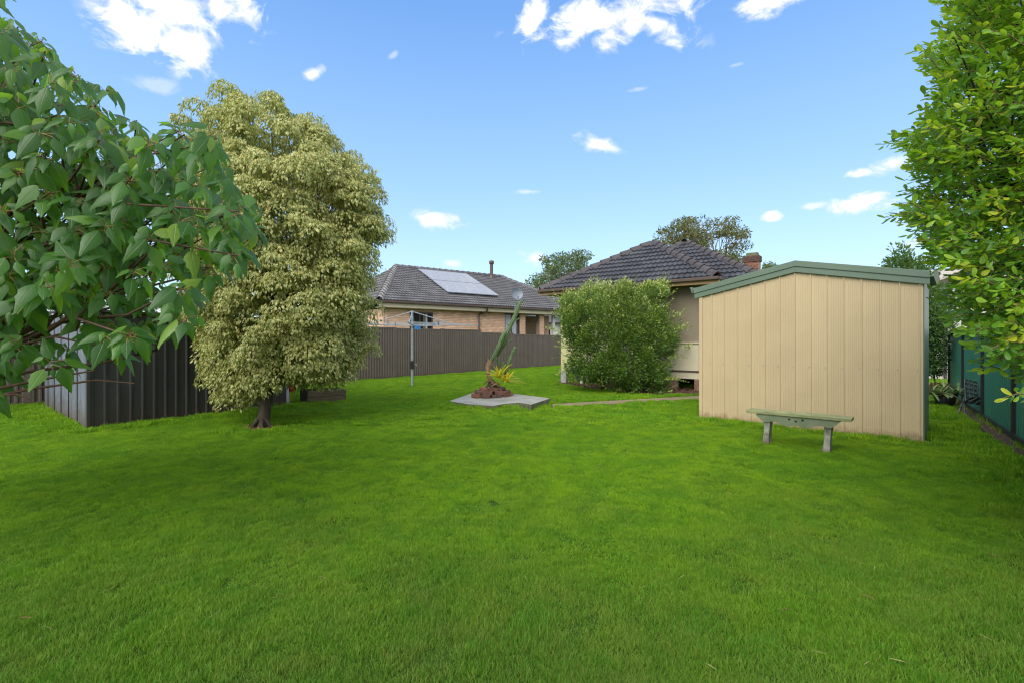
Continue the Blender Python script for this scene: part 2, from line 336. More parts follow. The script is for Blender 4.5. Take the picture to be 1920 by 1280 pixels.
class MB:
    def __init__(s): s.v = []; s.f = []; s.sm = []
    def add(s, vs, fs, smooth=False):
        n = len(s.v); s.v += [tuple(p) for p in vs]; s.f += [tuple(i + n for i in f) for f in fs]; s.sm += [smooth] * len(fs); return s
    def box(s, c, d, R=None):
        x, y, z = (q / 2 for q in d)
        vs = [Vector(p) for p in ((-x, -y, -z), (x, -y, -z), (x, y, -z), (-x, y, -z), (-x, -y, z), (x, -y, z), (x, y, z), (-x, y, z))]
        if R is not None: vs = [R @ p for p in vs]
        c = Vector(c)
        return s.add([p + c for p in vs], [(0, 3, 2, 1), (4, 5, 6, 7), (0, 1, 5, 4), (1, 2, 6, 5), (2, 3, 7, 6), (3, 0, 4, 7)])
    def b2(s, a, b):  # box by corners
        a, b = Vector(a), Vector(b); return s.box((a + b) / 2, [abs(q) for q in (b - a)])
    def beam(s, a, b, wd, ht):
        a, b = Vector(a), Vector(b); d = b - a; q = d.to_track_quat('Y', 'Z').to_matrix()
        return s.box((a + b) / 2, (wd, d.length, ht), q)
    def tube(s, pts, rs, n=8, cap=True, smooth=True):
        pts = [Vector(p) for p in pts]
        if isinstance(rs, (int, float)): rs = [rs] * len(pts)
        vs = []; fs = []; up = Vector((.13, .07, 1)); 
        for i, p in enumerate(pts):
            d = (pts[min(i + 1, len(pts) - 1)] - pts[max(i - 1, 0)]).normalized()
            a = d.cross(up if abs(d.dot(up.normalized())) < .95 else Vector((1, 0, .1))).normalized(); b = d.cross(a)
            for k in range(n):
                t = 2 * math.pi * k / n; vs.append(p + (a * math.cos(t) + b * math.sin(t)) * rs[i])
        for i in range(len(pts) - 1):
            for k in range(n): fs.append((i * n + k, i * n + (k + 1) % n, (i + 1) * n + (k + 1) % n, (i + 1) * n + k))
        s.add(vs, fs, smooth)
        if cap: L_ = len(vs); s.add(vs[:n], [tuple(range(n))[::-1]]); s.add(vs[-n:], [tuple(range(n))])
        return s
    def prism(s, poly, T, h):  # polygon (x,y) extruded by h along local z, T maps local -> space
        n = len(poly); vs = [T @ Vector((x, y, 0)) for x, y in poly] + [T @ Vector((x, y, h)) for x, y in poly]
        fs = [tuple(range(n))[::-1], tuple(range(n, 2 * n))] + [(i, (i + 1) % n, (i + 1) % n + n, i + n) for i in range(n)]
        return s.add(vs, fs)
    def mesh(s, name, m):
        me = D.meshes.new(name); me.from_pydata(s.v, [], s.f); me.polygons.foreach_set('use_smooth', s.sm)
        me.update()
        for q in (m if isinstance(m, (list, tuple)) else [m]): me.materials.append(q)
        return me
    def build(s, name, m, parent=None, bevel=0, kind=None, label=None):
        o = link(name, s.mesh(name, m), parent)
        if bevel:
            b = o.modifiers.new('edge', 'BEVEL'); b.width = bevel; b.segments = 2; b.limit_method = 'ANGLE'
        return tag(o, label=label, kind=kind)

def profile_sheet(prof, h, name, m):
    """prof: list of (x, y) along the sheet; extruded from z=0 to h (h may be a function of x)"""
    hh = h if callable(h) else (lambda x: h)
    n = len(prof); V = [(x, y, 0) for x, y in prof] + [(x, y, hh(x)) for x, y in prof]
    Fq = [(i, i + 1, n + i + 1, n + i) for i in range(n - 1)]
    return raw_mesh(name, V, Fq, m)

# ------------------------------------------------------------------ leaves
def leaf_template(stations, fold=.12, droop=.25, twist=0):
    """stations: (v, half width left, half width right); unit length along +y, normal +z"""
    V = []; U = []; VV = []; Fa = []; idx = []
    wmax = max(max(a, b) for _, a, b in stations)
    for v, a, b in stations:
        zc = -droop * v * v; row = []
        if a < 1e-4 and b < 1e-4: V.append((0, v, zc)); U.append(0); VV.append(v); row = [len(V) - 1] * 3
        else:
            for sx, wd in ((-1, a), (0, 0), (1, b)):
                V.append((sx * wd + twist * v * v, v, zc - abs(wd) * fold * (2.0 if sx else 0) + (.0))); U.append(sx * wd / wmax); VV.append(v); row.append(len(V) - 1)
        idx.append(row)
    for r0, r1 in zip(idx, idx[1:]):
        for k in (0, 1):
            q = [r0[k], r0[k + 1], r1[k + 1], r1[k]]
            for tri in ((q[0], q[1], q[2]), (q[0], q[2], q[3])):
                if len(set(tri)) == 3: Fa.append(tri)
    return np.array(V, float), np.array(Fa, int), np.array(U, float), np.array(VV, float)
def frames(T, N):
    T = T / (np.linalg.norm(T, axis=1, keepdims=True) + 1e-9)
    X = np.cross(T, N); X /= (np.linalg.norm(X, axis=1, keepdims=True) + 1e-9); Z = np.cross(X, T)
    return X, T, Z
def leaf_cloud(tmpls, pos, T, N, sc, rnd):
    """joins many leaves; returns V,F,attrs; tmpls is a list, picked at random"""
    pos = np.asarray(pos, float); n = len(pos); X, Y, Z = frames(np.asarray(T, float), np.asarray(N, float)); pick = rng.integers(0, len(tmpls), n)
    Vs = []; Fs = []; R = []; U = []; VV = []; off = 0
    for k, (tv, tf, tu, tvv) in enumerate(tmpls):
        q = np.where(pick == k)[0]
        if not len(q): continue
        P = tv[None, :, :] * np.asarray(sc)[q][:, None, None]
        W_ = P[..., 0:1] * X[q][:, None, :] + P[..., 1:2] * Y[q][:, None, :] + P[..., 2:3] * Z[q][:, None, :] + pos[q][:, None, :]
        K = len(tv); Vs.append(W_.reshape(-1, 3)); Fs.append((tf[None] + (np.arange(len(q)) * K)[:, None, None]).reshape(-1, 3) + off)
        R.append(np.repeat(rnd[q], K)); U.append(np.tile(tu, len(q))); VV.append(np.tile(tvv, len(q))); off += K * len(q)
    return np.concatenate(Vs), np.concatenate(Fs), dict(rnd=np.concatenate(R), uu=np.concatenate(U), vv=np.concatenate(VV))
def leaf_stuff(name, tmpls, pos, T, N, sc, rnd, m, parent, kind='stuff'):
    V, Fa, at = leaf_cloud(tmpls, pos, T, N, sc, rnd)
    return tag(link(name, raw_mesh(name, V, Fa, m, True, at), parent), kind=kind)
def leaf_parts(tmpls, pos, T, N, sc, rnd, m, parent, cnt=300, bin_=14):
    """the leaves that show largest become parts, the rest one mass"""
    pos = np.asarray(pos, float); T = np.asarray(T, float); N = np.asarray(N, float)
    ctr = pos + T / (np.linalg.norm(T, axis=1, keepdims=True) + 1e-9) * np.asarray(sc)[:, None] * .5
    px = ctr[:, 0] / ctr[:, 1] * F + 960; py = 640 - (ctr[:, 2] - CH) / ctr[:, 1] * F
    ok = (px > 3) & (px < 1917) & (py > 3) & (py < 1277)
    X, Y, Z = frames(T, N); face = np.abs((Z * ctr).sum(1)) / np.linalg.norm(ctr, axis=1)
    size = sc / ctr[:, 1] * F * (.25 + face)
    order = np.argsort(np.where(ok, ctr[:, 1], 1e9)); seen = set(); front = []
    for i in order:
        if not ok[i]: break
        k = (int(px[i] // bin_), int(py[i] // bin_))
        if k in seen: continue
        seen.add(k); front.append(i)
    front = sorted(front, key=lambda i: -size[i])[:cnt]; fs = set(front)
    rest = np.array([i for i in range(len(pos)) if i not in fs])
    variants = {}
    for i in front:
        key = (int(rng.integers(0, len(tmpls))), min(11, int(rnd[i] * 12)))
        if key not in variants:
            tv, tf, tu, tvv = tmpls[key[0]]
            variants[key] = raw_mesh('leaf', tv, tf, m, True, dict(rnd=np.full(len(tv), (key[1] + .5) / 12), uu=tu, vv=tvv))
        s = float(sc[i]); mm = Matrix(((X[i, 0] * s, Y[i, 0] * s, Z[i, 0] * s, pos[i, 0]), (X[i, 1] * s, Y[i, 1] * s, Z[i, 1] * s, pos[i, 1]), (X[i, 2] * s, Y[i, 2] * s, Z[i, 2] * s, pos[i, 2]), (0, 0, 0, 1)))
        link('leaf', variants[key], parent, mm)
    return rest
def norm(a): return a / (np.linalg.norm(a, axis=-1, keepdims=True) + 1e-9)
def sphere_pts(n): return norm(rng.normal(size=(n, 3)))
def project(P): return P[:, 0] / P[:, 1] * F + 960, 640 - (P[:, 2] - CH) / P[:, 1] * F

# ================================================================== GROUND
gm = MB(); n = 60
me = raw_mesh('ground', [(-700, -60, 0), (700, -60, 0), (700, 1400, 0), (-700, 1400, 0)], [(0, 1, 2, 3)], M['ground'])
tag(link('ground', me), kind='structure')

UX, UY = .796, -.605                        # direction of the house's back wall; the side boundaries run along (-UY, UX)
HO = Vector((1.63, 16.1, 0)); HR = math.atan2(UY, UX)
def house_pt(u, v, z=0): return Vector((HO.x + UX * u - UY * v, HO.y + UY * u + UX * v, z))

# slab under the cactus
slab_poly = [G(842, 751, .06), G(880, 757, .06), G(925, 760, .07), G(946, 756, .08), G(972, 754, .10), G(996, 757.5, .12), G(1032, 746, .12), G(962, 737, .12), G(892, 734, .08)]
def flat_prism(pts, zb, name, mtop, mside, parent=None):
    mb = MB(); n = len(pts); vs = [(p.x, p.y, p.z) for p in pts] + [(p.x, p.y, zb) for p in pts]
    mb.add(vs, [tuple(range(n))] + [(i, i + n, (i + 1) % n + n, (i + 1) % n) for i in range(n)])
    me = mb.mesh(name, [mtop, mside]); me.polygons.foreach_set('material_index', [0] + [1] * n)
    return link(name, me, parent)
cs = flat_prism(slab_poly, -.05, 'concrete_slab', M['concrete'], M['mossy_concrete'])
tag(cs, 'weathered concrete slab in the lawn under the brick ring and cactus', 'slab')
path_c = [(1036, 759), (1100, 755.5), (1180, 751), (1260, 746.5), (1340, 742.5)]
pts = [G(x, y - 2.6, .03) for x, y in path_c] + [G(x, y + 3.0 + .8 * math.sin(x), .03) for x, y in path_c[::-1]]
path_poly = [(p.x, p.y) for p in pts]
tag(flat_prism(pts, -.02, 'path', M['path'], M['path']), kind='structure')

# bare soil strips: bed along the house, ring round the tree, foot of fences and sheds
soil_polys = []
def soil(pts, z=.008):
    soil_polys.append([(p.x, p.y) for p in pts]); q = [Vector((p.x, p.y, z)) for p in pts]
    tag(flat_prism(q, -.02, 'soil_bed', M['soil'], M['soil']), kind='structure')
bed = [G(1046, 719), G(1075, 724), G(1110, 730), G(1150, 730), G(1180, 738), G(1230, 742), G(1312, 741), house_pt(4.7, .8), house_pt(2.5, .6), house_pt(1.2, .3), house_pt(-.1, .1)]
soil(bed)
TB = G(490, 803)
soil([TB + Vector((math.cos(a) * (.28 + .05 * math.sin(3 * a)), math.sin(a) * (.22 + .04 * math.cos(4 * a)), 0)) for a in np.linspace(0, 2 * math.pi, 17)[:-1]])

# ================================================================== LAWN GRASS
def lawn():
    def patch(nb, size, hmin, hmax, wd):
        a = rng.uniform(-size / 2, size / 2, (nb, 2)); hh = rng.uniform(hmin, hmax, nb) * (1 + .38 * np.sin(a[:, 0] * 31 / size * .5 + 2 * np.sin(a[:, 1] * 9)) * np.sin(a[:, 1] * 37 / size * .5 + 1)); th = rng.uniform(0, 2 * math.pi, nb)
        lean = rng.uniform(.2, 1.0, nb) * hh; ld = rng.uniform(0, 2 * math.pi, nb) ; ww = wd * rng.uniform(.7, 1.3, nb)
        B = np.c_[a, np.zeros(nb)]; sx = np.c_[np.cos(th), np.sin(th), 0 * th] * ww[:, None] / 2; L = np.c_[np.cos(ld), np.sin(ld), 0 * ld]
        mid = B + L * (lean * .35)[:, None] + np.c_[0 * hh, 0 * hh, hh * .6]; tip = B + L * lean[:, None] + np.c_[0 * hh, 0 * hh, hh * .95]
        V = np.stack([B - sx, B + sx, mid + sx * .8, mid - sx * .8, tip], 1).reshape(-1, 3); o = (np.arange(nb) * 5)[:, None, None]
        Fa = (np.array([[0, 1, 2], [0, 2, 3], [3, 2, 4]])[None] + o).reshape(-1, 3)
        r = np.repeat(rng.uniform(0, 1, nb), 5); return V, Fa, r, np.tile([0, 0, .6, .6, 1], nb)
    SA, SB = .5, 1.1
    VA, FA, ra, va = patch(6500, SA, .008, .030, .0024)
    VB, FB, rb, vb = patch(8500, SB, .014, .042, .0075)
    ptsA = []; ptsB = []
    def visible(x, y, mg): return y > 1.2 and abs(x) < y * 1.14 + mg
    st = SA * .64; 
    for iy in range(int(8 / st)):
        for ix in range(-int(11 / st), int(11 / st)):
            x = ix * st + random.uniform(-.1, .1); y = 1.4 + iy * st + random.uniform(-.1, .1)
            if y < 8.6 and visible(x, y, .5): ptsA.append((x, y))
    st = SB * .64
    for iy in range(int(34 / st)):
        for ix in range(-int(26 / st), int(26 / st)):
            x = ix * st + random.uniform(-.2, .2); y = 8.4 + iy * st + random.uniform(-.2, .2)
            if visible(x, y, 1) and (y < 28 or x > 0): ptsB.append((x, y))
    # keep clear of slab, path, beds and sheds
    def clear(pts_, r):
        P = np.array(pts_); keep = np.ones(len(P), bool)
        for poly in blockers:
            for k in range(9):
                dx, dy = (0, 0) if k == 8 else (math.cos(k * math.pi / 4) * r, math.sin(k * math.pi / 4) * r)
                keep &= ~inpoly(P[:, 0] + dx, P[:, 1] + dy, poly)
        return P[keep]
    fillA = []
    A = clear(ptsA, SA * .5); B = clear(ptsB, SB * .5)
    dropped = [p for p in ptsB if not any(abs(p[0] - q[0]) < 1e-6 and abs(p[1] - q[1]) < 1e-6 for q in B)] + [p for p in ptsA if not any(abs(p[0] - q[0]) < 1e-6 and abs(p[1] - q[1]) < 1e-6 for q in A)]
    # small tufts fill the borders of those shapes
    VC, FC, rc, vc = patch(150, .16, .02, .052, .0075)
    C_ = []
    for (x, y) in dropped:
        rr = .62 if y > 8.4 else .3
        for k in range(42 if y > 8.4 else 12): C_.append((x + random.uniform(-rr, rr), y + random.uniform(-rr, rr)))
    C_ = clear(C_, .05)
    def pv(P): return np.c_[P, np.full(len(P), .004)]
    V = np.concatenate([VA, VB, VC, pv(A), pv(B), pv(C_)])
    Fa = np.concatenate([FA, FB + len(VA), FC + len(VA) + len(VB)])
    nA, nB, nC = len(VA), len(VB), len(VC)
    proto = np.concatenate([np.full(nA, 1), np.full(nB, 2), np.full(nC, 3), np.full(len(A), 4), np.full(len(B), 5), np.full(len(C_), 6)])
    k = len(A) + len(B) + len(C_)
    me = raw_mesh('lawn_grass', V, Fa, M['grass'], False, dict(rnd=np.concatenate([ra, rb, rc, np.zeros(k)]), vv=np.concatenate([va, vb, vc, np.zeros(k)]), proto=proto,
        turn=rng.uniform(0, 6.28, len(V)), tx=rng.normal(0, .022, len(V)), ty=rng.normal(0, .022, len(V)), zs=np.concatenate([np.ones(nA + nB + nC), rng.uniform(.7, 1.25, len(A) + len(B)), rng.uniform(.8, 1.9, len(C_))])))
    o = link('lawn_grass', me); tag(o, 'short vivid green lawn grass covering the yard, lush in patches, with foreground shade in its colour', 'grass', kind='stuff')
    ng = D.node_groups.new('lawn_scatter', 'GeometryNodeTree'); ng.interface.new_socket('Geometry', in_out='INPUT', socket_type='NodeSocketGeometry'); ng.interface.new_socket('Geometry', in_out='OUTPUT', socket_type='NodeSocketGeometry')
    N = ng.nodes; L = ng.links; gi = N.new('NodeGroupInput'); go = N.new('NodeGroupOutput'); jn = N.new('GeometryNodeJoinGeometry')
    def named(nm): a = N.new('GeometryNodeInputNamedAttribute'); a.data_type = 'FLOAT'; a.inputs[0].default_value = nm; return a.outputs[0]
    def sel(val):
        s = N.new('GeometryNodeSeparateGeometry'); s.domain = 'POINT'; c = N.new('FunctionNodeCompare'); c.operation = 'EQUAL'; c.data_type = 'FLOAT'
        L.new(named('proto'), c.inputs[0]); c.inputs[1].default_value = val; c.inputs['Epsilon'].default_value = .1
        L.new(gi.outputs[0], s.inputs[0]); L.new(c.outputs[0], s.inputs[1]); return s.outputs[0]
    for a, b in ((1, 4), (2, 5), (3, 6)):
        iop = N.new('GeometryNodeInstanceOnPoints'); mtp = N.new('GeometryNodeMeshToPoints')
        L.new(sel(b), mtp.inputs[0]); L.new(mtp.outputs[0], iop.inputs['Points']); L.new(sel(a), iop.inputs['Instance'])
        cr = N.new('ShaderNodeCombineXYZ'); L.new(named('turn'), cr.inputs[2]); L.new(named('tx'), cr.inputs[0]); L.new(named('ty'), cr.inputs[1]); L.new(cr.outputs[0], iop.inputs['Rotation'])
        cz = N.new('ShaderNodeCombineXYZ'); cz.inputs[0].default_value = 1; cz.inputs[1].default_value = 1; L.new(named('zs'), cz.inputs[2]); L.new(cz.outputs[0], iop.inputs['Scale'])
        L.new(iop.outputs[0], jn.inputs[0])
    L.new(jn.outputs[0], go.inputs[0])
    md = o.modifiers.new('scatter', 'NODES'); md.node_group = ng

# ================================================================== ROOF TILES / BRICKS
def tile_mesh(wd, ex, m, amp=.020, rolls=2, lift=.052):
    n = 4 * rolls + 1; V = []
    for y, z0 in ((-.0, lift), (ex * 1.06, .004)):
        for i in range(n): V.append((wd * i / (n - 1), y, z0 + amp * (.5 - .5 * math.cos(2 * math.pi * rolls * i / (n - 1))) ** 1.4))
    for i in range(n): V.append((wd * i / (n - 1), 0, V[i][2] - .048))
    Fq = [(i, i + 1, n + i + 1, n + i) for i in range(n - 1)] + [(2 * n + i, 2 * n + i + 1, i + 1, i) for i in range(n - 1)]
    return raw_mesh('tile', V, Fq, m, False)
def lay_tiles(parent, O, U, Sv, poly, wd, ex, m, cap_n, key, amp=.034, stagger=True):
    """tiles on the plane through O (eave start) with unit vectors U along the eave and Sv up the slope; poly convex, anticlockwise, in (u, s)"""
    Nn = U.cross(Sv).normalized(); base = Matrix(((U.x, Sv.x, Nn.x, O.x), (U.y, Sv.y, Nn.y, O.y), (U.z, Sv.z, Nn.z, O.z), (0, 0, 0, 1)))
    tm = tile_mesh(wd, ex, m, amp); us = [p[0] for p in poly]; ss = [p[1] for p in poly]
    full = []; cut = []
    edges = list(zip(poly, poly[1:] + poly[:1]))
    def side(x, y): return min(((bx - ax) * (y - ay) - (by - ay) * (x - ax)) for (ax, ay), (bx, by) in edges)
    r = 0; y = min(ss)
    while y < max(ss):
        x = min(us) - wd * (.5 if (r % 2 and stagger) else 0)
        while x < max(us):
            cs_ = [side(x, y), side(x + wd, y), side(x, y + ex), side(x + wd, y + ex)]
            if min(cs_) >= -1e-6: full.append((x, y))
            elif max(cs_) > 0 or side(x + wd / 2, y + ex / 2) > 0: cut.append((x, y))
            x += wd
        y += ex; r += 1
    full.sort(key=lambda p: key(base @ Vector((p[0], p[1], 0))))
    for i, (x, y) in enumerate(full[:cap_n]):
        j = Matrix.Translation((x, y, random.uniform(0, .005))) @ Matrix.Rotation(random.uniform(-.008, .008), 4, 'Z')
        link('tile', tm, parent, base @ j)
    # cut tiles at hips and the remaining ones, joined
    bm = bmesh.new()
    for (x, y) in cut:
        b2 = bmesh.new(); b2.from_mesh(tm); bmesh.ops.translate(b2, verts=b2.verts, vec=(x, y, 0))
        for (a, b) in edges:
            d = Vector((b[0] - a[0], b[1] - a[1], 0)); nrm = Vector((d.y, -d.x, 0))
            bmesh.ops.bisect_plane(b2, geom=b2.verts[:] + b2.edges[:] + b2.faces[:], plane_co=(a[0], a[1], 0), plane_no=nrm, clear_outer=True)
        t_ = D.meshes.new('t'); b2.to_mesh(t_); b2.free(); bm.from_mesh(t_); D.meshes.remove(t_)
    for (x, y) in full[cap_n:]:
        nv = len(bm.verts); bm.from_mesh(tm); bm.verts.ensure_lookup_table(); bmesh.ops.translate(bm, verts=bm.verts[nv:], vec=(x, y, 0))
    if len(bm.verts):
        me = D.meshes.new('tile_infill'); bm.to_mesh(me); me.materials.append(m)
        tag(link('tile_infill', me, parent, base), kind='stuff')
    bm.free()
def caps(parent, a, b, m, m2=None, wd=.13, ht=.10, step=.38, p=.6):
    """overlapping angular ridge caps from a up to b; m2 an end band (bedding) of another colour"""
    a, b = Vector(a), Vector(b); d = (b - a); L_ = d.length; d.normalize(); x = d.cross(Vector((0, 0, 1))).normalized(); z = x.cross(d)
    prof = [(-wd, -.03), (-wd * .55, ht * .55), (0, ht), (wd * .55, ht * .55), (wd, -.03)]
    V = []; n = len(prof)
    for y, s in ((0, 1.14), (step * 1.06, .92)):
        for (q, h) in prof: V.append((q * s, y, h * s + (.012 if y == 0 else -.004)))
    Fq = [(i + 1, i, n + i, n + i + 1) for i in range(n - 1)]
    for (q, h) in prof: V.append((q * 1.02, .012, h * 1.02 - .02))
    Fq += [(i, i + 1, 2 * n + i + 1, 2 * n + i) for i in range(n - 1)]
    me = raw_mesh('ridge_cap', V, Fq, m)
    if m2: me.materials.append(m2); me.polygons.foreach_set('material_index', [0] * (n - 1) + [1] * (n - 1))
    Fb = Matrix(((x.x, d.x, z.x, 0), (x.y, d.y, z.y, 0), (x.z, d.z, z.z, 0), (0, 0, 0, 1)))
    k = 0.0
    while k < L_ - .1:
        c = a + d * k; link('ridge_cap', me, parent, Matrix.Translation(c) @ Fb @ Matrix.Rotation(random.uniform(-.02, .02), 4, 'Z')); k += step
def brick_face(parent, L_, z0, z1, holes, mats, cap_n, xkey, off=Vector((0, 0, 0)), rz=0, bl=.23, bh=.076, j=.010, dep=.10, mortar=True, zmin=-9):
    """running-bond bricks in the local plane y=0 facing -y; children of parent; first cap_n (by xkey) are parts, the rest one mass"""
    R = Matrix.Translation(off) @ Matrix.Rotation(rz, 4, 'Z')
    meshes = {}
    def brick_mesh(l, mi):
        key = (round(l, 2), mi)
        if key not in meshes:
            mb = MB(); mb.box((0, dep / 2 - .004, 0), (round(l, 2), dep, bh)); meshes[key] = mb.mesh('brick', mats[mi])
        return meshes[key]
    items = []; r = 0; z = z0 + bh / 2
    while z + bh / 2 <= z1 + .01:
        x = -(bl + j) / 2 if r % 2 else 0
        while x < L_ - .01:
            a, b = max(x, 0), min(x + bl, L_)
            segs = [(a, b)]
            for (h0, h1, k0, k1) in holes:
                if k0 - bh / 2 + .02 < z < k1 + bh / 2 - .02:
                    ns = []
                    for (p, q) in segs:
                        if q <= h0 or p >= h1: ns.append((p, q))
                        else:
                            if p < h0: ns.append((p, h0))
                            if q > h1: ns.append((h1, q))
                    segs = ns
            for (p, q) in segs:
                if q - p > .035: items.append(((p + q) / 2, z, q - p, random.choices(range(len(mats)), [3] + [1] * (len(mats) - 1))[0]))
            x += bl + j
        z += bh + j; r += 1
    items.sort(key=xkey); rest = {}
    for i, (x, zz, l, mi) in enumerate(items):
        me = brick_mesh(l, mi)
        if i < cap_n and zz > zmin: link('brick', me, parent, R @ Matrix.Translation((x, random.uniform(-.003, .002), zz)))
        else: rest.setdefault(mi, MB()).box(R @ Vector((x, dep / 2 - .004, zz)), (round(l, 2), dep, bh), R.to_3x3())
    if rest:
        mb = MB(); mi_list = []
        for mi, q in rest.items(): mb.add(q.v, q.f); mi_list += [mi] * len(q.f)
        me = mb.mesh('brick_infill', mats); me.polygons.foreach_set('material_index', mi_list)
        tag(link('brick_infill', me, parent), kind='stuff')

# ================================================================== FENCES
DX, DY = .605, .796
def fence(name, label, base, ang, bays, ht_of, sheet_w, m, mpost, rib, nsheet, flip=1, kerb=True, post_w=.055):
    """bays run along local +x from base; ht_of(i) height of bay i"""
    root = thing(name, label, 'fence', base, ang)
    bw = sheet_w * nsheet + .02
    prof = rib(sheet_w); sm = {}
    for i in range(bays):
        h = ht_of(i); x0 = i * bw
        if round(h, 3) not in sm: sm[round(h, 3)] = profile_sheet(prof, h - .07, 'sheet', m)
        for k in range(nsheet): link('sheet', sm[round(h, 3)], root, Matrix.Translation((x0 + .01 + k * sheet_w, 0, .04)))
        MB().b2((x0 + .02, -.03, h - .05), (x0 + bw - .02, .03, h)).build('top_rail', mpost, root)
        MB().b2((x0 + .02, -.028, .03), (x0 + bw - .02, .028, .09)).build('bottom_rail', mpost, root)
        MB().b2((x0 - post_w, -.034, -.1), (x0 + post_w, .034, h + .012)).build('post', mpost, root)
        if kerb: MB().b2((x0, -.05 , -.05), (x0 + bw, .02, .032)).build('plinth', M['timber'], root)
    MB().b2((bays * bw - post_w, -.034, -.1), (bays * bw + post_w, .034, ht_of(bays - 1) + .012)).build('post', mpost, root)
    return root
def rib_trap(pitch, dep, fr=(.30, .5, .80, 1.0)):
    def f(wd):
        n = max(1, round(wd / pitch)); p = wd / n; out = []
        for i in range(n):
            x = i * p; out += [(x, 0), (x + p * fr[0], 0), (x + p * fr[1], -dep), (x + p * fr[2], -dep)]
        return out + [(wd, 0)]
    return f
# brown fence on the left boundary
def fb(px): y = 640 + .075 * (1650 - px); return G(px, y)
P0, P1 = fb(740), fb(1014); dirb = (P1 - P0).normalized(); bayw = (P1 - P0).length / 4
angb = math.atan2(dirb.y, dirb.x); start = P0 - dirb * bayw * 5
hts = [1.90] * 5 + [1.88, 1.895, 1.79, 1.735, 1.72, 1.70, 1.68]
fence('brown_fence', 'long brown corrugated steel fence stepping down behind the clothes hoist', start, angb, 12, lambda i: hts[i], (bayw - .02) / 3, M['brown_steel'], M['brown_steel'], rib_trap(.116, .035), 3, post_w=.06)
# green fence on the right boundary: built from its far corner towards the camera
gdir = Vector((-.597, -.802, 0)); gfar = G(1770, 733.5)
g0 = Vector((7.01, 6.75, 0)); nb = 2.35
def gpt(k): return g0 - gdir * 0 + Vector((.597, .802, 0)) * k
fence('green_fence', 'dark green steel fence with black posts along the right side', gpt(-nb * 3), math.atan2(.802, .597), 6, lambda i: 1.57, nb / 3 - .0067, M['green_fence'], M['black_steel'], rib_trap(.13, .012, (.42, .5, .92, 1.0)), 3, post_w=.035)
strip = [gpt(-7) + Vector((-.16, .1, 0)), gpt(7) + Vector((-.20, .12, 0)), gpt(7), gpt(-7)]
soil(strip)
# short end fence closing the corner
fence('end_fence', 'green fence across the far corner behind the climbing shrubs', gpt(7.05) + Vector((-6.4, 4.85, 0)) , math.atan2(-.605, .796), 3, lambda i: 1.55, .78, M['green_fence'], M['black_steel'], rib_trap(.13, .012, (.42, .5, .92, 1.0)), 3, post_w=.035)

# ================================================================== CREAM GARDEN SHED
SO = Vector((3.335, 8.57, 0)); SRZ = math.atan2(-.678, .735); SL, SD = 2.99, 1.35
HE, HA = 2.20, 2.50                           # wall height at the eaves and at the apex
shed = thing('garden_shed', 'cream ribbed steel garden shed with green barge and gutters, gable end to the lawn', 'shed', SO, SRZ)
def gable(x): return HE + (HA - HE) * (1 - abs(x - SL / 2) / (SL / 2))
npan = 14; pw = SL / npan
ribx = [(1355, 0), ]
for i in range(npan):
    x0 = i * pw; prof = [(0, 0)]
    fine = [.20, .32, .42, .53, .63, .74]
    for q in fine: prof += [(pw * q - .004, 0), (pw * q, -.0035), (pw * q + .004, 0)]
    prof += [(pw * .90, 0), (pw * .925, -.020), (pw * .975, -.020), (pw, 0)]
    apex = SL / 2
    xs = sorted(set([p[0] for p in prof]))
    me = profile_sheet([(x, y) for x, y in prof], (lambda xx, x0=x0: gable(x0 + xx) - .02), 'wall_panel', M['cream_steel'])
    link('wall_panel', me, shed, Matrix.Translation((x0, 0, 0)))
for i in range(npan):
    for z in (.05, .98 + .0):
        mb = MB(); x = i * pw + pw * .83; mb.tube([(x, -.001, z), (x, -.008, z)], [.009, .007], 6); mb.build('screw', M['galv'], shed)
mb = MB()                                     # other walls
mb.b2((0.003, .03, 0), (.02, SD, HE)); mb.b2((SL - .02, .03, 0), (SL - .003, SD, HE)); mb.b2((0, SD, 0), (SL, SD + .02, HE)); mb.build('side_wall', M['green_steel'], shed)
MB().b2((SL, -.006, 0), (SL + .022, .05, HE - .03)).build('corner_trim', M['cream_steel'], shed)
MB().b2((SL + .024, .0, 0), (SL + .034, SD, HE - .03)).build('right_wall', M['green_steel'], shed)
mb = MB(); mb.b2((-.012, -.022, 0), (.045, -.006, HE - .02)); mb.build('corner_trim', M['cream_steel'], shed)
ov = .09
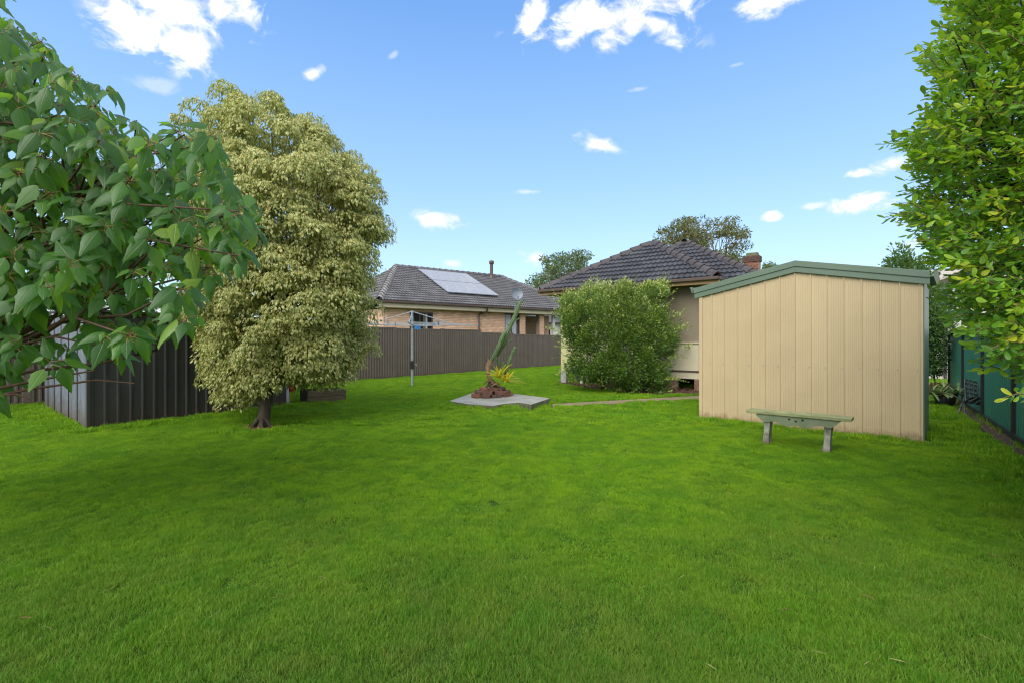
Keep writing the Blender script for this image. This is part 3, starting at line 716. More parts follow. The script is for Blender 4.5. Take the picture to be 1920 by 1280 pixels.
for sgn in (-1, 1):
    for (dy, zt, zb, nm) in ((-.055, .125, .035, 'barge_cap'), (-.040, .040, -.055, 'barge_board')):
        xa, xb = SL / 2, (SL / 2 + sgn * (SL / 2 + ov)); za = HA; zbv = HA - (HA - HE) * (SL / 2 + ov) / (SL / 2)
        mb = MB(); y0, y1 = dy, -.023
        vs = [(xa, y0, za + zb), (xb, y0, zbv + zb), (xb, y0, zbv + zt), (xa, y0, za + zt), (xa, y1, za + zb), (xb, y1, zbv + zb), (xb, y1, zbv + zt), (xa, y1, za + zt)]
        mb.add(vs, [(0, 1, 2, 3), (7, 6, 5, 4), (0, 4, 5, 1), (1, 5, 6, 2), (2, 6, 7, 3), (3, 7, 4, 0)]); mb.build(nm, M['green_steel'], shed, bevel=.003)
    # roof sheet
    mb = MB(); xa, xb = SL / 2, SL / 2 + sgn * (SL / 2 + .05); zb_ = HE - .02
    mb.add([(xa, -.02, HA + .10), (xb, -.02, zb_ + .09), (xb, SD + .05, zb_ + .09), (xa, SD + .05, HA + .10), (xa, -.02, HA + .08), (xb, -.02, zb_ + .07), (xb, SD + .05, zb_ + .07), (xa, SD + .05, HA + .08)],
           [(0, 1, 2, 3), (7, 6, 5, 4), (0, 4, 5, 1), (1, 5, 6, 2), (2, 6, 7, 3)]); mb.build('roof_sheet', M['green_steel'], shed)
    # gutter (quad profile) seen in section at the ends
    gx = SL / 2 + sgn * (SL / 2 + .055); mb = MB(); T = Matrix.Translation((gx, -.05, HE)) @ Matrix.Rotation(math.pi / 2, 4, 'X')
    poly = [(0, .03), (0, .12), (sgn * .012, .12), (sgn * .012, .045), (sgn * .07, .045), (sgn * .085, .13), (sgn * .11, .13), (sgn * .075, .03)]
    if sgn < 0: poly = poly[::-1]
    mb.prism([(x, y) for x, y in poly], T, -(SD + .1)); mb.build('gutter', M['green_steel'], shed)
shed_foot = [(SO.x + .735 * x + .678 * y, SO.y - .678 * x + .735 * y) for x, y in ((-.02, -.02), (SL + .04, -.02), (SL + .04, SD), (-.02, SD))]

# ================================================================== BENCH
BL = Vector((3.60, 6.14, 0)); BRZ = math.atan2(-.655, .756)
bench = thing('garden_bench', 'small backless pale green bench with scalloped apron in front of the cream shed', 'bench', BL, BRZ)
for (y0, y1) in ((-.005, .115), (.125, .235)): MB().b2((-.585, y0, .415), (.585, y1, .455)).build('seat_plank', M['bench_top'], bench, bevel=.005)
def apron(y):
    top = .412; bot = []
    for i in range(41):
        x = -.465 + .93 * i / 40; a = abs(x) / .465
        z = .335 - .05 * math.exp(-((abs(x) - .10) / .10) ** 2) - .022 * math.exp(-((abs(x) - .36) / .06) ** 2)
        if a > .80: z = .335 - .015 + (.075) * ((a - .80) / .20) ** 1.5
        if abs(x) < .02: z = .302
        bot.append((x, z))
    bm = bmesh.new(); vs = [bm.verts.new((x, y, z)) for x, z in bot] + [bm.verts.new((.465, y, top)), bm.verts.new((-.465, y, top))]
    edges = [bm.edges.new((vs[i], vs[(i + 1) % len(vs)])) for i in range(len(vs))]
    for cx, cz in ((-.075, .378), (0, .358), (.075, .378)):
        q = [bm.verts.new((cx + dx, y, cz + dz)) for dx, dz in ((-.017, 0), (0, .016), (.017, 0), (0, -.016))]
        edges += [bm.edges.new((q[i], q[(i + 1) % 4])) for i in range(4)]
    bmesh.ops.triangle_fill(bm, use_beauty=True, use_dissolve=False, edges=edges)
    g = bmesh.ops.extrude_face_region(bm, geom=bm.faces[:]); bmesh.ops.translate(bm, verts=[v for v in g['geom'] if isinstance(v, bmesh.types.BMVert)], vec=(0, .022, 0))
    bmesh.ops.recalc_face_normals(bm, faces=bm.faces[:])
    me = D.meshes.new('apron'); bm.to_mesh(me); bm.free(); me.materials.append(M['bench_apron']); link('apron', me, bench)
apron(.012); apron(.196)
for sx in (-1, 1):
    mb = MB(); x = sx * .34; rows = []
    prof = [(0.0, .050, .10), (.05, .046, .095), (.12, .034, .080), (.24, .033, .072), (.34, .040, .085), (.405, .046, .095)]
    V = []; 
    for z, wx, wy in prof:
        ox = -.012 * (1 - z / .4) ** 2 * 2; V += [(x - wx + ox, .115 - wy, z - .02), (x + wx + ox, .115 - wy, z - .02), (x + wx + ox, .115 + wy, z - .02), (x - wx + ox, .115 + wy, z - .02)]
    Fq = []
    for r in range(len(prof) - 1):
        for k in range(4): Fq.append((r * 4 + k, r * 4 + (k + 1) % 4, (r + 1) * 4 + (k + 1) % 4, (r + 1) * 4 + k))
    Fq += [(3, 2, 1, 0), tuple(range(20, 24))]
    mb.add(V, Fq); mb.build('leg', M['bench_leg'], bench, bevel=.006)
    MB().b2((x - .05, .034, .383), (x + .05, .196, .414)).build('leg_cap', M['bench_apron'], bench, bevel=.004)

# ================================================================== HOUSE WITH DARK TILED ROOF
house = thing('tiled_house', 'cream raised house with dark tiled hip roof behind the bush and shed', 'house', HO, HR)
EV = 3.05; PT = .607; c_s = math.hypot(1, PT)
def hip_roof(parent, u0, u1, v0, v1, depth, eave, pitch, m, mcap, mred, show, wd=.30, ex=.315, parts=300):
    """hip end facing -y at v0, ridge runs back; facets front/left/right laid with tiles"""
    hw = (u1 - u0) / 2; rz_ = eave + pitch * hw; um = (u0 + u1) / 2; k = math.hypot(1, pitch)
    deck = MB(); z = eave - .02
    A, B, C_, E, R0, R1 = (u0, v0, z), (u1, v0, z), (u1, v0 + depth, z), (u0, v0 + depth, z), (um, v0 + hw, rz_ - .02), (um, v0 + depth - hw, rz_ - .02)
    deck.add([A, B, C_, E, R0, R1], [(0, 1, 4), (1, 2, 5, 4), (2, 3, 5), (3, 0, 4, 5), (3, 2, 1, 0)])
    roof = deck.build('roof', m, parent)
    sl = hw * k
    lay_tiles(roof, Vector((u0, v0, eave)), Vector((1, 0, 0)), Vector((0, 1, pitch)) / k, [(0, 0), (2 * hw, 0), (hw, sl)], wd, ex, m, parts if 'f' in show else 0, lambda p: p.length)
    lay_tiles(roof, Vector((u0, v0 + depth, eave)), Vector((0, -1, 0)), Vector((1, 0, pitch)) / k, [(0, 0), (depth, 0), (depth - hw, sl), (hw, sl)], wd, ex, m, 0, lambda p: p.length)
    lay_tiles(roof, Vector((u1, v0, eave)), Vector((0, 1, 0)), Vector((-1, 0, pitch)) / k, [(0, 0), (depth, 0), (depth - hw, sl), (hw, sl)], wd, ex, m, 0, lambda p: p.length)
    up = Vector((0, 0, .03))
    caps(roof, Vector((u0, v0, eave)) + up, Vector(R0) + up, mcap, mred); caps(roof, Vector((u1, v0, eave)) + up, Vector(R0) + up, mcap, mred)
    caps(roof, Vector(R1) + up, Vector(R0) + up, mcap, mred)
    return roof, um, rz_
ox, oy = -.5, -.5                            # eave overhang in the house's own axes
roof1, _, _ = hip_roof(house, ox, ox + 5.57, oy, 0, 9.0, EV, PT, M['tile_dark'], M['cap_dark'], M['cap_red'], 'f')
roof2, _, _ = hip_roof(house, ox, ox + 6.50, oy + 1.55, 0, 12.0, EV, PT, M['tile_dark'], M['cap_dark'], M['cap_red'], 'f')
def gutter(parent, a, b, m, m2, hang=.05):
    a, b = Vector(a), Vector(b)
    MB().beam(a + Vector((0, -.05, -.03)), b + Vector((0, -.05, -.03)), .10, .085).build('gutter', m, parent, bevel=.012)
    MB().beam(a + Vector((0, .018, -.10)), b + Vector((0, .018, -.10)), .022, .13).build('fascia', m2, parent)
gutter(house, (ox - .05, oy, EV), (ox + 5.62, oy, EV), M['brown_gutter'], M['soffit'])
gutter(house, (ox + 5.62, oy + 1.55, EV), (ox + 6.6, oy + 1.55, EV), M['brown_gutter'], M['yellow_board'])
MB().b2((ox - .09, oy, EV - .075), (ox - .002, oy + 9, EV + .01)).build('gutter', M['brown_gutter'], house, bevel=.012)
MB().b2((ox + 5.575, oy, EV - .075), (ox + 5.66, oy + 1.5, EV + .01)).build('gutter', M['brown_gutter'], house, bevel=.012)
MB().b2((ox + .03, oy + .03, EV - .145), (ox + 5.54, .0, EV - .125)).build('soffit', M['soffit'], house)
MB().b2((ox + .03, .002, EV - .145), (-.003, oy + 9, EV - .125)).build('soffit', M['soffit'], house)
ww = 4.57
MB().b2((0, 0.0, .42), (.62, .08, EV - .146)).build('wall_sheet', M['yellow_board'], house)
MB().b2((0, .083, .42), (.08, 8.4, EV - .146)).build('wall_sheet', M['yellow_board'], house)
for x in (.64, 1.28): MB().b2((x, -.012, .42), (x + .045, .03, EV - .146)).build('batten', M['beige_trim'], house)
MB().b2((.69, .01, .56), (ww - .12, .07, 1.31)).build('wall_sheet', M['cream_board'], house)
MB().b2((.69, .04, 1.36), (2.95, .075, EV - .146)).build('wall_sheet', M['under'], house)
MB().b2((.69, -.02, 1.31), (ww - .05, .08, 1.345)).build('sill', M['beige_trim'], house)
MB().b2((2.95, .035, 1.345), (ww - .05, .05, EV - .147)).build('screen', M['screen'], house)
MB().b2((2.90, .02, 1.345), (2.95, .06, EV - .147)).build('screen_edge', M['beige_trim'], house)
MB().b2((ww - .05, -.02, .35), (ww + .02, .05, EV - .146)).build('corner_post', M['white_paint'], house)
MB().b2((.69, -.03, .525), (ww - .05, .08, .556)).build('ledge', M['brown_gutter'], house)
MB().b2((1.9, .0, .33), (ww - .05, .07, .522)).build('base_board', M['cream_board'], house)
MB().b2((0, .02, .40), (1.9, .07, .47)).build('bearer', M['beige_trim'], house)
MB().b2((ww, .05, .42), (ww + .06, 1.0, EV - .146)).build('wall_sheet', M['cream_board'], house)
MB().b2((ww + .065, 1.02, .42), (5.4, 1.10, EV - .146)).build('wall_sheet', M['cream_board'], house)
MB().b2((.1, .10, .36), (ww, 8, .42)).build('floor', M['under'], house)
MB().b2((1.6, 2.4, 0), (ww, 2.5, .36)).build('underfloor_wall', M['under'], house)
MB().b2((0.0, -.02, 0), (.20, .18, .41)).build('pier', M['pier'], house, bevel=.008)
MB().b2((.05, .85, 0), (.25, 1.05, .37)).build('pier', M['pier'], house)
MB().b2((.92, .05, 0), (1.02, .15, .41)).build('stump', M['timber'], house)
MB().b2((.66, .12, 0), (.74, .20, .41)).build('stump', M['white_paint'], house)
for (a, b) in ((3.50, 3.83), (4.33, 4.60), (1.75, 2.0)):
    pr = MB().b2((a, .02, 0), (b, .25, .325)).build('brick_pier', M['mortar'], house)
    brick_face(pr, b - a, 0.0, .33, [], [M['brick_pink'], M['brick_old']], 40, lambda q: q[0], off=Vector((a, .006, 0)), dep=.012)
    brick_face(pr, .23, 0.0, .33, [], [M['brick_pink'], M['brick_old']], 40, lambda q: q[0], off=Vector((b - .006, .02, 0)), rz=math.pi / 2, dep=.012)
# chimney of the house
def to_house(p): 
    d = p - HO; return Vector((UX * d.x + UY * d.y, -UY * d.x + UX * d.y, d.z))
cy = 22.0; cb = to_house(RP(1411, 530, cy)); ct = to_house(RP(1411, 479, cy))
ch = MB().b2((cb.x - .30, cb.y - .22, 3.3), (cb.x + .30, cb.y + .22, ct.z - .12)).build('chimney', M['mortar'], house)
brick_face(ch, .62, 3.6, ct.z - .12, [], [M['brick_orange'], M['brick_black'], M['brick_old']], 90, lambda q: -q[1], off=Vector((cb.x - .31, cb.y - .225, 0)), dep=.03)
brick_face(ch, .46, 3.6, ct.z - .12, [], [M['brick_orange'], M['brick_black'], M['brick_old']], 0, lambda q: -q[1], off=Vector((cb.x - .305, cb.y + .22, 0)), rz=-math.pi / 2, dep=.03)
brick_face(ch, .70, ct.z - .32, ct.z - .08, [], [M['brick_black'], M['brick_old']], 12, lambda q: -q[1], off=Vector((cb.x - .35, cb.y - .27, 0)), dep=.5)
MB().b2((cb.x - .24, cb.y - .18, ct.z - .08), (cb.x + .24, cb.y + .18, ct.z + .10)).build('chimney_pot', M['mossy_concrete'], ch, bevel=.03)
# loose pale cable on the roof
cab = [to_house(RP(x, y, 15.9 + (x - 1355) * .012)) for x, y in ((1372, 486), (1363, 489), (1356, 494), (1356, 500), (1361, 505))]
cab_t = MB().tube([HO + Vector((UX * p.x - UY * p.y, UY * p.x + UX * p.y, p.z)) for p in cab], .012, 6).build('roof_cable', M['cable'])
cab_t.parent = house; cab_t.matrix_parent_inverse = Matrix.Translation(HO).inverted() if False else (Matrix.Translation(HO) @ Matrix.Rotation(HR, 4, 'Z')).inverted()

# ================================================================== NEIGHBOUR'S BRICK HOUSE
NO = Vector((-6.18, 22.5, 0)); NR = math.atan2(.606, .795); NE = 3.28; NP = .466
nh = thing('brick_house', 'tan brick house with grey tiled roof and solar panels beyond the brown fence', 'house', NO, NR)
ex_, ey_ = .795, .606
def n_t(px, s):      # position along the wall at local y=s seen at this pixel column
    k = (px - 960) / F; ax = NO.x - ey_ * s; ay = NO.y + ex_ * s; return (k * ay - ax) / (ex_ - k * ey_)
def n_z(py, t, s): Y = NO.y + ey_ * t + ex_ * s; return CH + (640 - py) / F * Y
RT0, RT1, RS, REND = 3.14, 10.9, 5.35, 14.1
kk = math.hypot(1, NP); RZ = NE + NP * RS
deck = MB(); deck.add([(0, 0, NE - .02), (REND, 0, NE - .02), (REND, 2 * RS, NE - .02), (0, 2 * RS, NE - .02), (RT0, RS, RZ - .02), (RT1, RS, RZ - .02)],
                      [(0, 1, 5, 4), (1, 2, 5), (2, 3, 4, 5), (3, 0, 4), (3, 2, 1, 0)])
nroof = deck.build('roof', M['tile_grey'], nh)
lay_tiles(nroof, Vector((0, 0, NE)), Vector((1, 0, 0)), Vector((0, 1, NP)) / kk, [(0, 0), (REND, 0), (RT1, RS * kk), (RT0, RS * kk)], .33, .34, M['tile_grey'], 300, lambda p: p.x + p.y * .3, amp=.042, stagger=False)
hk = (RZ - NE) / RT0; hl = math.hypot(1, hk)
lay_tiles(nroof, Vector((0, 2 * RS, NE)), Vector((0, -1, 0)), Vector((1, 0, hk)) / hl, [(0, 0), (2 * RS, 0), (RS, RT0 * hl)], .33, .34, M['tile_grey'], 0, lambda p: 0)
up = Vector((0, 0, .04))
caps(nroof, Vector((0, 0, NE)) + up, Vector((RT0, RS, RZ)) + up, M['cap_grey'], M['tile_grey'], .17, .13, .42)
caps(nroof, Vector((REND, 0, NE)) + up, Vector((RT1, RS, RZ)) + up, M['tile_grey'], M['tile_grey'], .14, .11, .42)
caps(nroof, Vector((RT0, RS, RZ)) + up, Vector((RT1, RS, RZ)) + up, M['tile_grey'], M['cap_red'], .14, .12, .42)
MB().b2((-.1, -.14, NE - .10), (REND + .1, -.005, NE + .0)).build('gutter', M['brown_gutter'], nh, bevel=.015)
MB().b2((0, .0, NE - .30), (REND, .03, NE - .03)).build('fascia', M['beige_trim'], nh)
MB().b2((0.02, .031, NE - .32), (REND, .50, NE - .30)).build('soffit', M['beige_trim'], nh)
WS = .36; WT0 = .45; WT1 = n_t(985, WS)
w1a, w1b = n_t(768, WS), n_t(812, WS); w1z = n_z(586, (w1a + w1b) / 2, WS)
w2a, w2b = n_t(947, WS), n_t(975, WS); w2z = n_z(587.5, w2a, WS)
holes = [(w1a - WT0, w1b - WT0, 1.5, w1z), (w2a - WT0, w2b - WT0, .9, w2z)]
mb = MB()
def wallpiece(a, b, z0, z1): mb.b2((a, WS + .012, z0), (b, WS + .22, z1))
wallpiece(WT0, w1a, 0, NE - .33); wallpiece(w1a, w1b, 0, 1.5); wallpiece(w1a, w1b, w1z, NE - .33); wallpiece(w1b, w2a, 0, NE - .33); wallpiece(w2a, w2b, 0, .9); wallpiece(w2a, w2b, w2z, NE - .33); wallpiece(w2b, WT1, 0, NE - .33)
nwall = mb.build('wall', M['mortar'], nh)
bt = [M['brick_tan'], M['brick_tan_dark'], M['brick_tan_pale']]
brick_face(nwall, WT1 - WT0, .03, NE - .33, holes, bt, 300, lambda q: (q[1] < 1.95, q[0]), off=Vector((WT0, WS, 0)), dep=.10)
wallend = MB().b2((WT0 + .005, WS + .225, 0), (WT0 + .2, 10, NE - .33)).build('wall', M['brick_tan'], nh)
def window(a, b, z0, z1, s, curt, mull):
    fr = MB(); t_ = .06
    fr.b2((a, s + .05, z0), (a + t_, s + .13, z1)); fr.b2((b - t_, s + .05, z0), (b, s + .13, z1)); fr.b2((a + t_, s + .05, z1 - t_), (b - t_, s + .13, z1)); fr.b2((a + t_, s + .05, z0), (b - t_, s + .13, z0 + t_))
    for q in mull: fr.b2((a + (b - a) * q - .03, s + .051, z0 + t_), (a + (b - a) * q + .03, s + .129, z1 - t_))
    f = fr.build('window', M['brown_gutter'], nh)
    MB().b2((a + t_, s + .09, z0 + t_), (b - t_, s + .096, z1 - t_)).build('pane', M['glass'], f)
    for (q0, q1, m_) in curt: MB().b2((a + (b - a) * q0, s + .080, z0 + t_ + .01), (a + (b - a) * q1, s + .088, z1 - t_ - .01)).build('curtain', m_, f)
window(w1a, w1b, 1.5, w1z, WS, [(.60, .70, M['curtain_brown']), (.71, .78, M['curtain'])], [.45])
window(w2a, w2b, .9, w2z, WS, [(.06, .42, M['curtain']), (.50, .80, M['curtain'])], [.46])
# porch at the right end: brick piers and a recessed wall
p1a, p1b = n_t(975.5, WS), n_t(984, WS)
for (xa, xb, s0, nm) in ((975.5, 984.5, WS - .02, 'brick_pier'), (1012, 1020, WS, 'brick_pier')):
    a, b = n_t(xa, s0), n_t(xb, s0); pr = MB().b2((a, s0 + .02, 0), (b, s0 + .35, NE - .33)).build(nm, M['mortar'], nh)
    brick_face(pr, b - a, .03, NE - .34, [], [M['brick_tan_pale'], M['brick_tan']], 0, lambda q: 0, off=Vector((a, s0 + .005, 0)), dep=.06)
s0 = WS + 1.6; a, b = n_t(975, s0), n_t(1006, s0); pr = MB().b2((a, s0 + .02, 0), (b, s0 + .2, NE - .33)).build('porch_wall', M['mortar'], nh)
brick_face(pr, b - a, .03, NE - .34, [], [M['brick_tan_dark'], M['brick_tan']], 0, lambda q: 0, off=Vector((a, s0, 0)), dep=.06)
a, b = n_t(1006, s0), n_t(1013, s0); MB().b2((a, s0, 0), (b, s0 + .1, NE - .33)).build('door', M['timber_dark'], nh)
s0 = WS + .6; a, b = n_t(1019, s0), n_t(1029, s0); pr = MB().b2((a, s0 + .02, 0), (b, s0 + .2, NE - .33)).build('porch_wall', M['mortar'], nh)
brick_face(pr, b - a, .03, NE - .34, [], [M['brick_tan_dark'], M['brick_tan']], 0, lambda q: 0, off=Vector((a, s0, 0)), dep=.06)
a = n_t(1037, .4); MB().b2((a, .4, 0), (a + .16, .56, NE - .33)).build('porch_post', M['white_paint'], nh)
# downpipe
a = n_t(897.5, WS - .05); b = n_t(914, -.1)
MB().tube([(b, -.08, NE - .08), (b, -.08, NE - .26), (b - .05, .05, NE - .34), (a + .05, WS - .10, NE - .42), (a, WS - .08, NE - .52), (a, WS - .08, 0)], .055, 8).build('downpipe', M['brown_gutter'], nh)
# flue and dish
ft = n_t(921.5, 4.9); fz = NE + NP * 4.9
MB().tube([(ft, 4.9, fz - .1), (ft, 4.9, fz + 1.12)], .11, 10).tube([(ft, 4.9, fz + .92), (ft, 4.9, fz + .99), (ft, 4.9, fz + 1.16), (ft, 4.9, fz + 1.2)], [.11, .17, .17, .05], 10).tube([(ft, 4.9, fz - .05), (ft, 4.9, fz + .2)], [.24, .12], 10).build('flue', M['brown_gutter'], nh)
# solar array: two rows of modules on a frame above the tiles
arr = thing('solar_panel_array', 'array of grey solar panels in two rows on the neighbour\'s roof', 'solar panels', NO, NR)
def roof_ts(px, py):
    d = Vector(((px - 960) / F, 1, (640 - py) / F)); nrm = Vector((-ey_, ex_, 0)) * NP - Vector((0, 0, 1)); o_ = NO + Vector((0, 0, NE))
    k = (o_ - Vector((0, 0, CH))).dot(nrm) / d.dot(nrm); P = Vector((0, 0, CH)) + d * k - NO
    return ex_ * P.x + ey_ * P.y, -ey_ * P.x + ex_ * P.y
c4 = [roof_ts(*q) for q in ((776, 507.6), (875, 520.5), (939, 561), (843, 552))]
sb, stp = (c4[2][1] + c4[3][1]) / 2, (c4[0][1] + c4[1][1]) / 2; ta, tb = (c4[0][0] + c4[3][0]) / 2, (c4[1][0] + c4[2][0]) / 2
skew = ((c4[0][0] + c4[1][0]) - (c4[2][0] + c4[3][0])) / 2
kcols = 5; mw_ = (tb - ta) / kcols; mh = (stp - sb) * kk / 2
Bs = Matrix(((1, 0, 0, 0), (0, 1 / kk, -NP / kk, 0), (0, NP / kk, 1 / kk, NE), (0, 0, 0, 1)))
pm = MB().b2((.01, .01, 0), (mw_ - .01, mh - .01, .035)).mesh('solar_panel', M['solar'])
fm = MB()
fm.b2((0, 0, -.005), (mw_, .03, .042)); fm.b2((0, mh - .03, -.005), (mw_, mh, .042)); fm.b2((0, .03, -.005), (.03, mh - .03, .042)); fm.b2((mw_ - .03, .03, -.005), (mw_, mh - .03, .042))
fmm = fm.mesh('panel_frame', M['galv'])
for r in range(2):
    for c in range(kcols):
        q = link('solar_panel', pm, arr, Bs @ Matrix.Translation((ta + c * mw_, sb * kk + r * (mh + .05), .14))); link('panel_frame', fmm, q)
for r in range(4): 
    o = MB().b2((ta, 0, 0), (tb, .04, .08)).build('mounting_rail', M['galv'], arr); o.matrix_local = Bs @ Matrix.Translation((0, sb * kk + .3 + r * mh * .52, .055))
dp = RP(964, 553, 24.6)
dish = thing('satellite_dish', 'grey satellite dish on a short mast above the neighbour\'s gutter', 'satellite dish', (dp.x + .05, dp.y + .25, 3.25), rad(20))
bm = bmesh.new(); bmesh.ops.create_uvsphere(bm, u_segments=24, v_segments=12, radius=.55)
bmesh.ops.delete(bm, geom=[v for v in bm.verts if v.co.z > -.36], context='VERTS'); me = D.meshes.new('reflector'); bm.to_mesh(me); bm.free(); me.materials.append(M['dish'])
o = link('reflector', me, dish); zc = dp.z - 3.25
o.matrix_local = Matrix.Translation((-.05, -.25, zc)) @ Matrix.Rotation(rad(78), 4, 'X') @ Matrix.Translation((0, 0, .50)) @ Matrix.Scale(.80, 4)
MB().tube([(0, .0, -.35), (0, 0, zc - .1), (-.04, -.14, zc)], .024, 8).build('mast', M['galv'], dish)
MB().tube([(-.05, -.2, zc - .25), (-.05, -.62, zc - .12)], .014, 6).tube([(-.05, -.58, zc - .12), (-.05, -.68, zc - .10)], .035, 8).build('feed_arm', M['galv'], dish)

# pale house front glimpsed right of the brick house
ph = thing('distant_house', 'pale house with grey roof glimpsed between the brick house and the bush', 'house', RP(1040, 640, 40) - Vector((0, 0, CH)), rad(15))
MB().b2((-2.2, 0, 0), (6, 5, 2.9)).build('wall', M['weatherboard'], ph)
MB().b2((-1.5, -.03, .9), (-.4, .02, 2.4)).build('window', M['glass'], ph)
MB().b2((-.1, -.03, .4), (.25, .02, 2.7)).build('downpipe', M['white_paint'], ph)
MB().add([(-2.6, -.5, 2.9), (6.4, -.5, 2.9), (6.4, 5.5, 2.9), (-2.6, 5.5, 2.9), (0, 2.5, 4.3), (4, 2.5, 4.3)], [(0, 1, 5, 4), (1, 2, 5), (2, 3, 4, 5), (3, 0, 4), (3, 2, 1, 0)]).build('roof', M['tile_grey'], ph)

# ================================================================== CLOTHES HOIST AND PEGS
HB = G(773, 725); hoist = thing('clothes_hoist', 'galvanised rotary clothes hoist standing in front of the brown fence', 'clothes hoist', HB, rad(8))
zt, za = 2.26, 1.86
MB().tube([(0, 0, -.05), (0, 0, 1.0)], .036, 12).tube([(0, 0, 1.0), (0, 0, 1.45)], .032, 12).build('post', M['galv'], hoist)
MB().tube([(0, 0, 1.45), (0, 0, zt)], .027, 12).build('inner_post', M['galv'], hoist)
MB().b2((-.055, -.07, .55), (.05, .05, .80)).build('winder_box', M['black_plastic'], hoist, bevel=.015)
MB().tube([(.05, 0, .68), (.12, 0, .70), (.12, -.02, .63)], .01, 6).build('crank_handle', M['galv'], hoist)
MB().tube([(0, 0, zt - .03), (0, 0, zt + .03)], .045, 12).tube([(0, 0, za - .05), (0, 0, za + .05)], .045, 12).build('hub', M['galv'], hoist)
for k in range(4):
    a = k * math.pi / 2; c, s = math.cos(a), math.sin(a)
    MB().tube([(c * .03, s * .03, za), (c * 2.0, s * 2.0, za + .02)], .014, 8).build('arm', M['galv'], hoist)
    MB().tube([(c * .02, s * .02, zt), (c * 1.25, s * 1.25, za + .03)], .014, 8).build('strut', M['galv'], hoist)
for r in (.55, .9, 1.25, 1.6, 1.95):
    pts_ = [(math.cos(k * math.pi / 2) * r, math.sin(k * math.pi / 2) * r, za + .025) for k in range(5)]
    for k in range(4): MB().tube([pts_[k], pts_[k + 1]], .0035, 4, smooth=False).build('line', M['cable'], hoist)
pegm = MB(); pegm.b2((-.007, -.006, -.035), (.007, -.001, .045)); pegm.b2((-.007, .001, -.035), (.007, .006, .045)); pegm.tube([(-.009, 0, .0), (.009, 0, .0)], .007, 6)
pegm = pegm.mesh('clothes_peg', M['blue_plastic'])
hr = rad(8)
def peg(lx, ly): 
    o = link('clothes_peg', pegm, None); p = HB + Vector((lx * math.cos(hr) - ly * math.sin(hr), lx * math.sin(hr) + ly * math.cos(hr), za + .025)); o.location = p
    o.rotation_euler = (0, 0, hr + math.pi / 4); o.scale = (1.5, 1.5, 1.3)
    tag(o, 'small blue plastic clothes peg clipped on a line of the rotary hoist', 'peg', 'blue pegs on the clothes hoist lines')
for (r, f_, k) in ((1.25, .35, 3), (1.25, .55, 3), (.9, .7, 3), (1.6, .5, 3), (1.25, .2, 2), (1.6, .3, 2), (.9, .5, 2), (1.6, .62, 2), (1.95, .4, 3), (.55, .5, 3)):
    a0, a1 = k * math.pi / 2, (k + 1) * math.pi / 2
    peg(r * (math.cos(a0) * (1 - f_) + math.cos(a1) * f_), r * (math.sin(a0) * (1 - f_) + math.sin(a1) * f_))
bk = thing('peg_basket', 'blue plastic peg holder hanging just right of the hoist post', 'peg basket', HB + Vector((.20, -.22, 1.72)), hr)
mb = MB(); mb.b2((-.085, -.04, 0), (.085, -.034, .11)); mb.b2((-.085, .034, 0), (.085, .04, .11)); mb.b2((-.085, -.034, 0), (-.079, .034, .11)); mb.b2((.079, -.034, 0), (.085, .034, .11)); mb.b2((-.079, -.034, 0), (.079, .034, .006)); mb.build('basket', M['blue_plastic'], bk)
MB().tube([(-.06, 0, .1), (-.06, 0, .165)], .004, 5).tube([(.06, 0, .1), (.06, 0, .165)], .004, 5).build('hook', M['galv'], bk)

# ================================================================== CACTUS, BRICK RING, BROMELIADS
RC = G(923, 742, .09); RC.z = .09
ring = thing('brick_ring', 'low ring of old red bricks stacked on the concrete slab', 'planter', RC, 0)
bms = [MB().box((0, 0, 0), (.215, .105, .07)).mesh('brick', M[k]) for k in ('brick_old', 'brick_orange', 'brick_black')]
def put_brick(x, y, z, rz_, mi, tilt=0):
    o = link('brick', bms[mi], ring); o.location = (x, y, z); o.rotation_euler = (random.uniform(-.05, .05), tilt, rz_); 
for (lev, R_, n_, z) in ((0, .40, 10, .032), (1, .34, 9, .106), (2, .22, 6, .178)):
    for k in range(n_):
        a = 2 * math.pi * k / n_ + lev * .33 + random.uniform(-.05, .05)
        put_brick(R_ * math.cos(a) * 1.08, R_ * math.sin(a) * .92, z, a + math.pi / 2 + random.uniform(-.12, .12), random.choice((0, 0, 1, 2)), random.uniform(-.04, .04))
for k in range(2):
    put_brick(random.uniform(-.35, .3), random.uniform(-.15, .15), .15 + random.uniform(0, .03), random.uniform(0, 3), random.choice((0, 2)), random.uniform(-.2, .2))
bm = bmesh.new(); bmesh.ops.create_icosphere(bm, subdivisions=3, radius=1)
for v in bm.verts:
    nse = .12 * math.sin(9 * v.co.x + 4 * v.co.y) * math.cos(7 * v.co.z); v.co = Vector((v.co.x * .17, v.co.y * .17, max(0, v.co.z) * .31 + .04)) * (1 + nse)
me = D.meshes.new('soil'); bm.to_mesh(me); bm.free(); me.materials.append(M['soil']); link('soil', me, ring)
cact = thing('columnar_cactus', 'tall leaning columnar cactus growing out of the brick ring', 'cactus', RC + Vector((0, 0, .15)), 0)
def cl(px, py, dy=0): p = RP(px, py, RC.y + dy); return p - RC - Vector((0, 0, .15))
